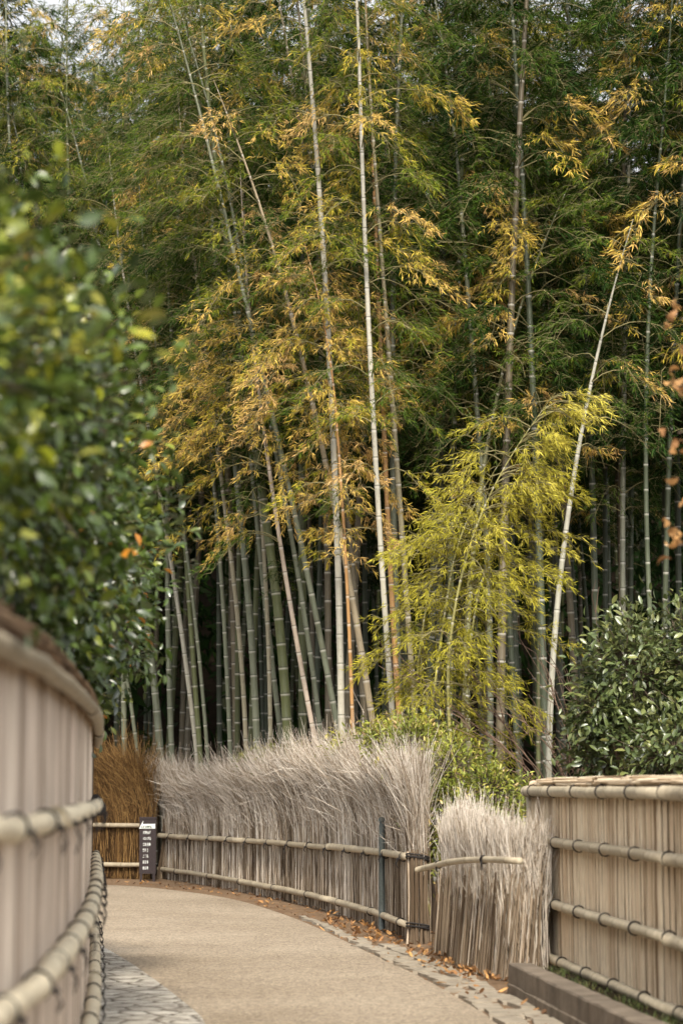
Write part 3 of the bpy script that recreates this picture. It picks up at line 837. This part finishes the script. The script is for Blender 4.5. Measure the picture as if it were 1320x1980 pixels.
PALE = (.35, .33, .27); GREYG = (.145, .155, .105); GREEN = (.10, .11, .045); TAN = (.29, .235, .155); ORNG = (.34, .19, .075); PINK = (.43, .35, .28); DKG = (.085, .10, .062)
GF = 'tall bamboos along the front of the grove'
mains = [
 # label, points, distance, radius, colour, crown base, height, branch length, hue, gold share, gold band
 ('tallest white bamboo rising from the fence through the middle of the grove', [(662, 1425), (650, 1100), (632, 600), (612, 250), (585, 0)], 28.0, .046, PALE, 5.6, 14.2, 1.3, .50, .12, (4, 7.3, .6)),
 ('pale bamboo with speckled lower stem, straight beside the yellow-green young bamboo', [(760, 1390), (740, 1150), (717, 750), (707, 450), (695, 100), (690, 0)], 28.3, .037, PALE, 4.9, 14.0, 1.25, .56, .30, (9.0, 15, .75)),
 ('tan bamboo leaning over, crossing behind the tallest white bamboo', [(720, 1400), (675, 1120), (630, 900), (585, 700), (535, 500), (480, 300)], 30.0, .046, TAN, 6.0, 10.4, 1.5, .48, .12, (5, 8, .5)),
 ('thin pinkish bamboo bearing low golden sprays toward the glossy hedge', [(608, 1420), (560, 1180), (525, 930), (500, 740), (480, 600)], 29.0, .036, PINK, 4.4, 9.8, 1.3, .50, .2, (4, 7.6, .75)),
 ('long bamboo leaning away from the white bamboo base up to the golden sprays', [(652, 1400), (600, 1150), (565, 960), (520, 780)], 31.0, .042, GREYG, 6.3, 12.5, 1.3, .45, .12, None),
 ('grey-green bamboo between the thick green culm and the pinkish one', [(620, 1420), (590, 1200), (560, 1020)], 32.0, .037, GREYG, 6.0, 12.5, 1.3, .36, .08, None),
 ('thickest olive-green bamboo with bright white joint rings', [(556, 1425), (537, 1180), (522, 1060)], 32.6, .072, GREEN, 6.0, 13.5, 1.45, .36, .05, None),
 ('slim upright grey bamboo standing alone in the dark gap', [(446, 1480), (430, 1150), (415, 950)], 33.0, .036, GREYG, 6.2, 12.5, 1.3, .34, .12, None),
 ('thin pale bamboo just beside the olive one with white rings near the glossy hedge', [(403, 1480), (372, 1150), (338, 900)], 33.0, .032, GREYG, 6.4, 12.0, 1.3, .32, .05, None),
 ('olive bamboo with white joint rings close to the glossy hedge', [(388, 1470), (372, 1250), (355, 1000)], 33.8, .045, GREEN, 6.6, 13.0, 1.4, .30, .05, None),
 ('slanting pale-grey bamboo with dark joints near the glossy hedge', [(382, 1470), (355, 1250), (335, 1110), (312, 970)], 32.3, .042, (.33, .31, .25), 5.6, 12.0, 1.2, .32, .10, None),
 ('thick grey-green bamboo standing at the join of brown and grey fences', [(316, 1560), (304, 1380), (290, 1250)], 37.0, .068, GREYG, 7.0, 13.6, 1.4, .32, .05, None),
 ('tan-grey bamboo below the golden spray, slim and straight', [(476, 1450), (460, 1200), (447, 1080)], 34.2, .038, (.27, .24, .165), 6.2, 13.2, 1.3, .36, .08, None),
 ('broad grey bamboo just beside the tan-grey one under the golden spray', [(497, 1450), (485, 1220), (474, 1090)], 35.0, .056, GREYG, 6.5, 14.0, 1.4, .34, .08, None),
 ('slim tan bamboo close beside the thickest olive bamboo', [(523, 1440), (517, 1200), (511, 1080)], 33.6, .034, (.27, .24, .165), 6.4, 13.4, 1.3, .38, .08, None),
 ('pale bamboo leaning outward with an orange stretch low on its stem', [(1058, 1505), (1080, 1180), (1110, 900), (1140, 740), (1185, 560), (1215, 450)], 30.0, .044, (.33, .32, .26), 5.7, 8.6, 1.15, .36, .25, None),
 ('grey bamboo rising behind the dark evergreen shrub', [(1205, 1300), (1203, 1000), (1206, 750)], 33.0, .042, (.20, .20, .15), 5.2, 13.4, 1.4, .40, .15, None),
 ('grey bamboo behind the arching young bamboo, above the yellow-green shrub', [(946, 1470), (944, 1150), (930, 900)], 32.0, .044, GREYG, 6.0, 13.0, 1.35, .38, .12, None),
 ('thin green bamboo with white rings beside the outward-leaning one', [(1040, 1490), (1042, 1100), (1045, 900)], 34.0, .034, GREEN, 6.0, 12.5, 1.3, .36, .12, None),
 ('tan bamboo standing just beside the pale speckled one, leafy at its foot', [(802, 1400), (785, 1150), (765, 870)], 30.4, .042, (.21, .18, .11), 6.0, 12.6, 1.25, .46, .20, None),
 ('brownish-orange bamboo half hidden behind the pale speckled one', [(772, 1400), (757, 1150), (745, 900)], 31.2, .040, ORNG, 6.2, 12.4, 1.2, .42, .20, None),
 ('thin rust-orange bamboo with withered golden leaves beside the white one', [(682, 1420), (668, 1080), (655, 880), (648, 780)], 28.8, .026, ORNG, 4.2, 8.3, .75, .86, .9, None),
 ('olive bamboo with white rings rising behind the arching young bamboo', [(868, 1440), (872, 1050), (882, 650)], 33.2, .050, GREEN, 6.0, 13.4, 1.4, .40, .15, None),
 ('slanting bamboo with orange-gold sprays high above the young bamboo', [(905, 1440), (950, 830), (990, 630), (1060, 420)], 31.6, .042, (.17, .17, .09), 5.6, 9.6, 1.3, .46, .42, (7.2, 11.5, .75)),
 ('thin bamboo at the edge of the glossy hedge, over the brown fence', [(268, 1480), (256, 1380), (240, 1280)], 39.5, .036, GREYG, 7.0, 13.0, 1.3, .34, .05, None),
 ('bright yellow-green bamboo whose top fills the sky side of the glossy hedge', [(190, 1400), (150, 700), (130, 300)], 33.5, .050, GREEN, 7.4, 15.6, 1.7, .55, .12, (10, 16, .25)),
 ('very tall bamboo at the picture corner above the shining hedge leaves', [(60, 1400), (40, 700), (20, 300)], 36, .05, GREYG, 7.8, 16.5, 1.7, .52, .08, None),
 ('tall olive-leaved bamboo between the sky gap and the dark foliage', [(240, 1400), (245, 700), (262, 300)], 36, .05, GREYG, 7.6, 16.2, 1.6, .5, .1, (12, 16, .3)),
 ('tall bamboo with dark full foliage above the glossy hedge', [(330, 1400), (330, 700), (370, 100)], 32.0, .05, GREYG, 7.2, 16.2, 1.6, .33, .03, None),
 ('tall bamboo with orange-flecked crown high over the dark evergreen shrub', [(1270, 1400), (1250, 700), (1280, 250)], 31.0, .036, DKG, 6.2, 13.0, 1.45, .48, .25, (9, 14, .4)),
 ('bamboo with loose grey-green crown above the outward-leaning one', [(1000, 1450), (975, 800), (990, 300)], 34.5, .044, DKG, 6.5, 15.0, 1.5, .42, .06, None),
 ('tall yellow-topped bamboo between the white bamboo and the dark-leaved one', [(540, 1400), (470, 700), (440, 200)], 34.8, .042, GREYG, 6.8, 14.8, 1.5, .46, .08, (11, 15, .3)),
]
for lab, pts, d, r, col, zb, H, Lm, hu, go, lg in mains:
    f = px_path(pts, d, H, tip=0 if 'leaning outward' in lab else rng.normal(0, .2))
    base = f(np.array([0.]))[0]
    t = thing('bamboo', lab, 'bamboo', base, GF)
    mb = MB(); culm(mb, f, H, r); c = mb.build('culm', M_culm, t); c.color = (*col, 1)
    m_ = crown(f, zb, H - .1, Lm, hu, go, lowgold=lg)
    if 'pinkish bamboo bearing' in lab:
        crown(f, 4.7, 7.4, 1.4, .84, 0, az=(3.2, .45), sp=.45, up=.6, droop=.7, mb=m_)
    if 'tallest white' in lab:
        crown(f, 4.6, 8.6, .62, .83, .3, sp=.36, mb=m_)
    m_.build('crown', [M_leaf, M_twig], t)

# young yellow-green bamboo, several stems arching outward
GY = 'young bamboos in front of the grove'
for lab, pts, d, r, zb, H, Lm, tip in [
 ('young yellow-green bamboo arching outward in a long feathery plume', [(868, 1420), (900, 1120), (935, 940), (1010, 840)], 26.4, .022, 2.6, 5.8, .85, .15),
 ('young yellow-green bamboo leaning, bushy below the arching plume', [(830, 1410), (865, 1150), (890, 1000)], 26.8, .020, 1.7, 5.3, 1.0, .45),
 ('thin young bamboo with sparse low sprays beside the speckled bamboo', [(800, 1415), (812, 1250), (850, 1050)], 27.2, .016, 1.8, 4.9, .72, .25),
 ('young bamboo arching lower than the long plume, its tip hanging over dark gaps', [(890, 1430), (915, 1200), (960, 980)], 26.9, .020, 2.0, 5.0, 1.05, .7),
 ('green-stemmed young bamboo under the arching plume, above the yellow-green shrub', [(895, 1430), (900, 1200), (912, 1000)], 27.2, .022, 1.8, 5.0, .95, .2)]:
    f = px_path(pts, d, H, tip=tip); base = f(np.array([0.]))[0]
    t = thing('bamboo', lab, 'bamboo', base, GY)
    mb = MB(); culm(mb, f, H, r, .16, .24, 7); c = mb.build('culm', M_culm, t); c.color = (.27, .25, .09, 1)
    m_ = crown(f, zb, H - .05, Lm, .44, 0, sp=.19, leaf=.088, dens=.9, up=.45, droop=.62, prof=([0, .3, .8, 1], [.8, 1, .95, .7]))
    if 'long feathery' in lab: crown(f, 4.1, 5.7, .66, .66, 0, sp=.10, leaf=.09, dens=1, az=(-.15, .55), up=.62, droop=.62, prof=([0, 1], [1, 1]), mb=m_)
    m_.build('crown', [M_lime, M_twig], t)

# the grove behind: a few kinds, copied
temps = []
for k in range(7):
    H = [13.2, 14.4, 12.4, 13.8, 14.8, 12.8, 13.5][k]; bx, by = rng.normal(0, .5, 2)
    f = lambda z, H=H, bx=bx, by=by: np.stack([bx * (np.asarray(z) / H) ** 2.2, by * (np.asarray(z) / H) ** 2.2, np.asarray(z, float)], -1)
    mb = MB(); culm(mb, f, H, [.046, .055, .038, .048, .06, .04, .05][k], zmin=-.4); mc = mb.mesh('culm', M_culm)
    mk = crown(f, [5.6, 6.4, 5.2, 6.0, 6.6, 5.4, 5.8][k], H - .1, 1.5, [.22, .27, .18, .25, .32, .22, .36][k], [.02, .06, .02, .03, .12, .04, .10][k], leaf=.125, dens=.95, sp=.29).mesh('crown', [M_leaf, M_twig])  # lower hues put the deep grove's shadow into the leaf colour
    temps.append((mc, mk))
front = np.array([(px_path(m[1], m[2], m[6])(np.array([0.]))[0]) for m in mains])
places = []
tries = 0
while len(places) < 190 and tries < 9000:
    tries += 1
    y = 31.0 + 36 * rng.random() ** 1.35; hw = .147 * y + 2.6
    x = rng.uniform(-hw, hw)
    md = min([math.hypot(x - a, y - b_) for a, b_ in places] + [9]); mf = np.min(np.hypot(front[:, 0] - x, front[:, 1] - y))
    if md < (.62 if y < 46 else 1.05) or mf < .5: continue
    if y < fence_y(x) + 1.0 + (4.0 if x > 0 else 0): continue
    places.append((x, y))
for (x, y) in places:
    k = int(rng.integers(0, 7)); z = float(hill(np.array(x), np.array(y)))
    t = thing('bamboo', 'slender bamboo standing deeper in the dark grove behind the front row', 'bamboo', (x, y, z), 'bamboos deeper in the grove')
    sc_ = rng.uniform(.98, 1.14) * (1.14 if x < -2.5 else 1); t.scale = (sc_, sc_, sc_); t.rotation_euler = (rng.normal(0, .03), rng.normal(0, .035), rng.uniform(0, 6.28))
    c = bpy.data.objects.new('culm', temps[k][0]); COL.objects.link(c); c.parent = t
    col = [GREYG, DKG, GREEN, DKG, (.17, .14, .09), DKG][int(rng.integers(0, 6))]; v = rng.uniform(.55, .85); c.color = (col[0] * v, col[1] * v, col[2] * v, 1)  # culm colours scaled down to paint in the shade of the grove
    c = bpy.data.objects.new('crown', temps[k][1]); COL.objects.link(c); c.parent = t

# far hillside wood behind the grove, one mass
n = 60000
x = rng.uniform(-32, 32, n); y = rng.uniform(52, 90, n); z = hill(x, y) + rng.uniform(.0, 1, n) ** 1.2 * 8.5
B = np.stack([x, y, z], 1); D = unit(rng.normal(0, .6, (n, 3)) + [0, 0, -.5]); Ln = rng.uniform(.35, .7, n)
mb = MB(); mb.leaves(B, D, rng.normal(0, .6, (n, 3)) + [0, -.4, .7], Ln, Ln * .28, rng.uniform(.0, .25, n))  # darkest leaf hues, standing in for the unlit depth between the trunks
tag(mb.build('far_wood', M_leaf), 'dark wooded hillside closing the view behind the bamboos', 'wood', kind='stuff')

# ------------------------------------------------------------------ broad-leaved shrubs and trees
def bush_tree(name, label, cat, base, blobs, nleaf, leaf, mat, hue, trunk_r=.05, group=None, asp=.5, twigs=160, up=.2, extra=None):
    """blobs: (centre, radii). Limbs run from the trunk into each blob, twigs fill it, leaves sit in tufts on the twigs"""
    t = thing(name, label, cat, base, group)
    base = np.asarray(base, float); tr = MB(); cr = MB()
    cs = np.array([b_[0] for b_ in blobs]); mid = cs.mean(0)
    fork = base + (mid - base) * [.5, .5, .45]
    tr.strands(np.stack([base - [0, 0, .1], base + (fork - base) * .5 + rng.normal(0, .04, 3), fork])[None], np.array([[trunk_r * 1.25, trunk_r, trunk_r * .85]]), 9, .4)
    vol = np.array([np.prod(b_[1]) for b_ in blobs]); vol = vol ** .75 / (vol ** .75).sum()
    for (c, rad), w in zip(blobs, vol):
        c = np.asarray(c, float); rad = np.asarray(rad, float)
        m_ = (fork + c) / 2 + rng.normal(0, .06, 3)
        tr.strands(np.stack([fork, m_, c])[None], np.array([[trunk_r * .7, trunk_r * .5, trunk_r * .3]]), 6, .4)
        nt_ = max(12, int(twigs * w)); d = unit(rng.normal(0, 1, (nt_, 3))); rr = rng.uniform(.55, 1.02, nt_)[:, None]
        rr *= 1 + .16 * np.sin(d[:, :1] * 7 + 1) * np.sin(d[:, 2:3] * 6)
        e = c + d * rad * rr; s0 = c + d * rad * .15
        tr.strands(np.stack([s0, (s0 + e) / 2 + rng.normal(0, .03, (nt_, 3)), e], 1), np.array([[.006, .004, .002]]) * np.ones((nt_, 1)), 4, np.full(nt_, .5))
        nl = max(6, int(nleaf * w / nt_))
        f = rng.uniform(.45, 1.05, (nt_, nl, 1)); spread = .12 * rad.mean() + .05
        lb = s0[:, None] + (e - s0)[:, None] * f + rng.normal(0, spread, (nt_, nl, 3)).clip(-1.6 * spread, 1.6 * spread) * f
        ld = unit(d[:, None] * .8 + rng.normal(0, .55, (nt_, nl, 3)) + [0, 0, up - .25])
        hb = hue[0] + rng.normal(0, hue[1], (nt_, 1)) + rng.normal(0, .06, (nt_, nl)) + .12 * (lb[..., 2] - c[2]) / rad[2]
        if extra: hb = np.where(rng.random((nt_, nl)) > extra, np.minimum(hb, .9), 1.0) if extra < .02 else np.where(rng.random((nt_, nl)) < extra, rng.uniform(.8, 1.0, (nt_, nl)), hb)
        Ll = (leaf * rng.uniform(.65, 1.25, (nt_, nl))).ravel(); lb = lb.reshape(-1, 3)
        nn_ = rng.normal(0, .45, (len(lb), 3)) + [0, 0, .8] + np.repeat(d, nl, 0) * .55
        cr.leaves(lb, ld.reshape(-1, 3), nn_, Ll, Ll * asp * rng.uniform(.85, 1.15, len(Ll)), hb.ravel().clip(0, 1), broad=True, bend=.18)
    tr.build('trunk', M_bark, t); cr.build('crown', mat, t)
    return t


GH = 'glossy-leaved trees along the plank fence'
bush_tree('hedge_tree', 'most blurred glossy-leaved hedge tree, tallest in view over the plank fence', 'tree', (-1.75, 6.3, 0),
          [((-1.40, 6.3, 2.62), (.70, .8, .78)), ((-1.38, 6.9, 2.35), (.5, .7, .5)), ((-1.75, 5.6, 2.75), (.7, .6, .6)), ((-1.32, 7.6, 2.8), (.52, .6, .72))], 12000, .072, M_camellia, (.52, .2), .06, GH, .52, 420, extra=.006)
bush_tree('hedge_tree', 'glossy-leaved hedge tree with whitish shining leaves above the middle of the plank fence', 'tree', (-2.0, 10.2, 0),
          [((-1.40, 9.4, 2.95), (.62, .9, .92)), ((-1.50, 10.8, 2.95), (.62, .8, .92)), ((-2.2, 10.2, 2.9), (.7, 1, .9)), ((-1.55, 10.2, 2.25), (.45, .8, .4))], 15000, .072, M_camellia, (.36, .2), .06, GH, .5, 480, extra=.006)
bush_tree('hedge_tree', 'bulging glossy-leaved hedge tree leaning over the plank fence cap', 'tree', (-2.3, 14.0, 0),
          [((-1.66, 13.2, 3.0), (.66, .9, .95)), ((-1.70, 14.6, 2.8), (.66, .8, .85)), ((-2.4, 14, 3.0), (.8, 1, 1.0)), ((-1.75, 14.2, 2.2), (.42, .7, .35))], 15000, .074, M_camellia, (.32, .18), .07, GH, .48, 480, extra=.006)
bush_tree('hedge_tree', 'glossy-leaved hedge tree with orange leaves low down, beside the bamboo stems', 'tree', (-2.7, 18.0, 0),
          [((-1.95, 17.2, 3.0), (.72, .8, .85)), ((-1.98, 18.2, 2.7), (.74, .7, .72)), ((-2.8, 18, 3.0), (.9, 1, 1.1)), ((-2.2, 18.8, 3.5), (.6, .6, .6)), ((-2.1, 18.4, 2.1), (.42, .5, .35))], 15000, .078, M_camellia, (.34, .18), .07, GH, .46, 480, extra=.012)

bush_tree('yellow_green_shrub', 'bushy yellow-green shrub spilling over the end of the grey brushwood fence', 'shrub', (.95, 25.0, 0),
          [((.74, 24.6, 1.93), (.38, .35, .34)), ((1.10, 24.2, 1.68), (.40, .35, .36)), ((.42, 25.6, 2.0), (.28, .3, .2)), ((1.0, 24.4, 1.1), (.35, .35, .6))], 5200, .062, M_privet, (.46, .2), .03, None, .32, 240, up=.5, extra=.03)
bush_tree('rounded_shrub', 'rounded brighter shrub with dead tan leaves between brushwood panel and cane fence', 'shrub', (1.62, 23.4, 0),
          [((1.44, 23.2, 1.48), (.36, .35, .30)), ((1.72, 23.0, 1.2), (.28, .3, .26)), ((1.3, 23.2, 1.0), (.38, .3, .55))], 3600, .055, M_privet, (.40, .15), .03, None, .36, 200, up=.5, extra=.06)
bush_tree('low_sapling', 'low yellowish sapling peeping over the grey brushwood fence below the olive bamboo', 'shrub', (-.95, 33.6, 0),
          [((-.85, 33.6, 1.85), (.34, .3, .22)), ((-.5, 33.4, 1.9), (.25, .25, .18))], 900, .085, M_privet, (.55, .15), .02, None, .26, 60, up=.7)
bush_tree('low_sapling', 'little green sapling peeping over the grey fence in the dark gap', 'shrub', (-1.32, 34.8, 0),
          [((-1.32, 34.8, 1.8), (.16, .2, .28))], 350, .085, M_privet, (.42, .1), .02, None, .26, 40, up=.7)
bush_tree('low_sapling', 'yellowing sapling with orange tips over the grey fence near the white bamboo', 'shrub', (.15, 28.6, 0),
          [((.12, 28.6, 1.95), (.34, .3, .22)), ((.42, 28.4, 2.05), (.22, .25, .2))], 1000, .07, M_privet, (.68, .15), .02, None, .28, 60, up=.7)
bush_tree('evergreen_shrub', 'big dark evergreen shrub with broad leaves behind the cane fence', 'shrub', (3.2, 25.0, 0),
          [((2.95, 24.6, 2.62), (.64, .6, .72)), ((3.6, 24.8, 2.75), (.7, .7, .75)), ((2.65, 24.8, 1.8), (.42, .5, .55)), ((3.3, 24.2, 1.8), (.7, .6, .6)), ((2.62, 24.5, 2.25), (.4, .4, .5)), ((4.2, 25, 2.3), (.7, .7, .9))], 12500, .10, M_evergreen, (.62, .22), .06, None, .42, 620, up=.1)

# bare twiggy bush
t = thing('bare_bush', 'leafless bush of thin reddish arching twigs beside the dark evergreen shrub', 'shrub', (2.75, 26.5, 0))
mb = MB()
for k in range(28):
    a0 = np.array([2.75, 26.5, 0.0]) + rng.normal(0, .12, 3) * [1, 1, 0]
    dx = rng.uniform(-2.2, .1); e = a0 + np.array([dx, rng.normal(0, .5), rng.uniform(1.8, 3.5) - abs(dx) * .3])
    m_ = a0 + (e - a0) * [.35, .35, .62] + rng.normal(0, .08, 3)
    c = curve(np.array([a0, m_, e]), 9) + np.cumsum(rng.normal(0, .012, (9, 3)), 0); mb.strands(c[None], np.linspace(.008, .0025, 9)[None], 4, .5)
    for j in range(11):
        i = rng.integers(3, 9); b0 = c[i]; dd = unit(c[-1] - c[3] + rng.normal(0, .5, 3)) * rng.uniform(.2, .6)
        mb.strands(np.stack([b0, b0 + dd * .5 + rng.normal(0, .03, 3), b0 + dd + [0, 0, -.05]])[None], np.array([[.005, .004, .0025]]), 3, rng.random())
mb.build('twigs', M_bare, t)

# tree with withered curled leaves reaching in from beyond the cane fence
t = thing('withered_tree', 'small tree with curled orange-brown dead leaves hanging over the cane fence', 'tree', (3.0, 12.6, 0))
tr = MB(); lv = MB()
trunk = curve(np.array([(3.0, 12.6, -.1), (2.95, 12.6, 1.6), (2.75, 12.4, 2.8), (2.6, 12.3, 4.2)]), 12)
tr.strands(trunk[None], np.linspace(.05, .02, 12)[None], 8, .4)
for (u, v), n in (((1306, 625), 6), ((1300, 755), 9), ((1302, 845), 4), ((1318, 905), 4), ((1298, 1062), 11), ((1345, 700), 8), ((1350, 1000), 8)):
    e = P(u, v, 12.0); q = trunk[np.argmin(np.abs(trunk[:, 2] - e[2] - .1))]
    e2 = e + [.02, 0, .02]
    tr.strands(curve(np.array([q, (q + e2) / 2 + [0, 0, .08], e2]), 7)[None], np.linspace(.012, .004, 7)[None], 5, .5)
    for k in range(n):
        b0 = e2 + rng.normal(0, .045, 3) * [1, 1, 1.1]; ang = rng.uniform(0, 6.28); ax = unit(np.array([math.cos(ang), rng.normal(0, .4), math.sin(ang)])); pr = unit(np.cross(ax, rng.normal(0, 1, 3)))
        a = np.linspace(0, rng.uniform(2.2, 4.2), 7); rad = rng.uniform(.024, .040)
        cen = b0 + pr * 0 + np.outer(np.sin(a) * rad, ax) + np.outer((1 - np.cos(a)) * rad, pr); wv = np.cross(ax, pr)
        hw = .021 * np.sin(np.linspace(.25, 3.0, 7))[:, None]
        V = np.stack([cen - wv * hw, cen + wv * hw], 1).reshape(-1, 3); i = np.arange(6)[:, None] * 2
        lv.add(V, i + np.array([[0, 1, 3, 2]]), None, rng.uniform(.45, 1))
tr.build('trunk', M_bark, t); lv.build('crown', M_dry_leaf, t)

# fallen leaves on the verge and by the fences
n = 1000; L = Line(edge); q = rng.uniform(5, L.len - 9, n); p = L.at(q); nn_ = L.nor(q); w = rng.beta(1.6, 1.6, n) * 1.25 - .02
pos = p + nn_ * w[:, None]
B = np.concatenate([pos, np.full((n, 1), .016) + rng.uniform(0, .018, (n, 1))], 1)
near = rng.random(n) < .35; a = rng.uniform(0, 6.28, n)
D = np.stack([np.cos(a), np.sin(a), rng.normal(.05, .18, n)], 1); Ln = np.where(near, rng.uniform(.05, .10, n), rng.uniform(.03, .06, n))
keep = (B[:, 1] > 10)
mb = MB(); mb.leaves(B[keep], D[keep], rng.normal(0, .35, (keep.sum(), 3)) + [0, 0, 1], Ln[keep], (Ln * rng.uniform(.3, .55, n))[keep], rng.random(n)[keep], broad=True, bend=-.2)
n = 230; q = np.concatenate([rng.uniform(bl.len - 4, bl.len, 110), rng.uniform(0, 4, 0)]); pz = np.concatenate([bl.at(q) + bl.nor(q) * rng.uniform(.15, .6, (110, 1)), sl.at(rng.uniform(0, sl.len, 120)) + np.array([[-.16, -.12]]) * rng.uniform(.4, 2.6, (120, 1))])
B = np.concatenate([pz, rng.uniform(.02, .05, (n, 1))], 1); a = rng.uniform(0, 6.28, n)
mb.leaves(B, np.stack([np.cos(a), np.sin(a), rng.normal(.15, .25, n)], 1), rng.normal(0, .4, (n, 3)) + [0, 0, 1], rng.uniform(.045, .09, n), rng.uniform(.02, .04, n), rng.uniform(.1, 1, n), broad=True, bend=-.3)
tag(mb.build('leaf_litter', M_dry_leaf), 'brown fallen leaves scattered along the soil verge under the brushwood fences', 'fallen leaves', kind='stuff')

for o in list(bpy.data.objects):
    if '_side' in o: del o['_side']

# ------------------------------------------------------------------ light
EL, AZ = 43.0, 3.0              # hazy sun high behind the camera
sd = bpy.data.lights.new('sun', 'SUN'); sd.energy = 2.5; sd.angle = R(6); sd.color = (1, .90, .74)
so = bpy.data.objects.new('sun', sd); COL.objects.link(so); so.location = (-8, -15, 25)
so.rotation_euler = (R(90 - EL), 0, R(AZ))
w = bpy.data.worlds.new('World'); S.world = w; w.use_nodes = True; nt = w.node_tree
bg = nt.nodes['Background']; sky = nt.nodes.new('ShaderNodeTexSky'); sky.sky_type = 'NISHITA'; sky.sun_disc = False
sky.sun_elevation = R(EL); sky.sun_rotation = R(180 - AZ); sky.dust_density = 4.0; sky.air_density = 1.0; sky.ozone_density = 1.0
hs = nt.nodes.new('ShaderNodeHueSaturation'); hs.inputs['Saturation'].default_value = .10
nt.links.new(sky.outputs[0], hs.inputs['Color']); nt.links.new(hs.outputs[0], bg.inputs['Color']); bg.inputs['Strength'].default_value = .15

S.view_settings.view_transform = 'Standard'; S.view_settings.look = 'None'; S.view_settings.exposure = .90; S.view_settings.gamma = 1
S.cycles.use_denoising = True
try: S.cycles.denoiser = 'OPENIMAGEDENOISE'
except Exception: pass
S.cycles.max_bounces = 8; S.cycles.diffuse_bounces = 3; S.cycles.glossy_bounces = 2; S.cycles.transmission_bounces = 3
S.cycles.use_fast_gi = False
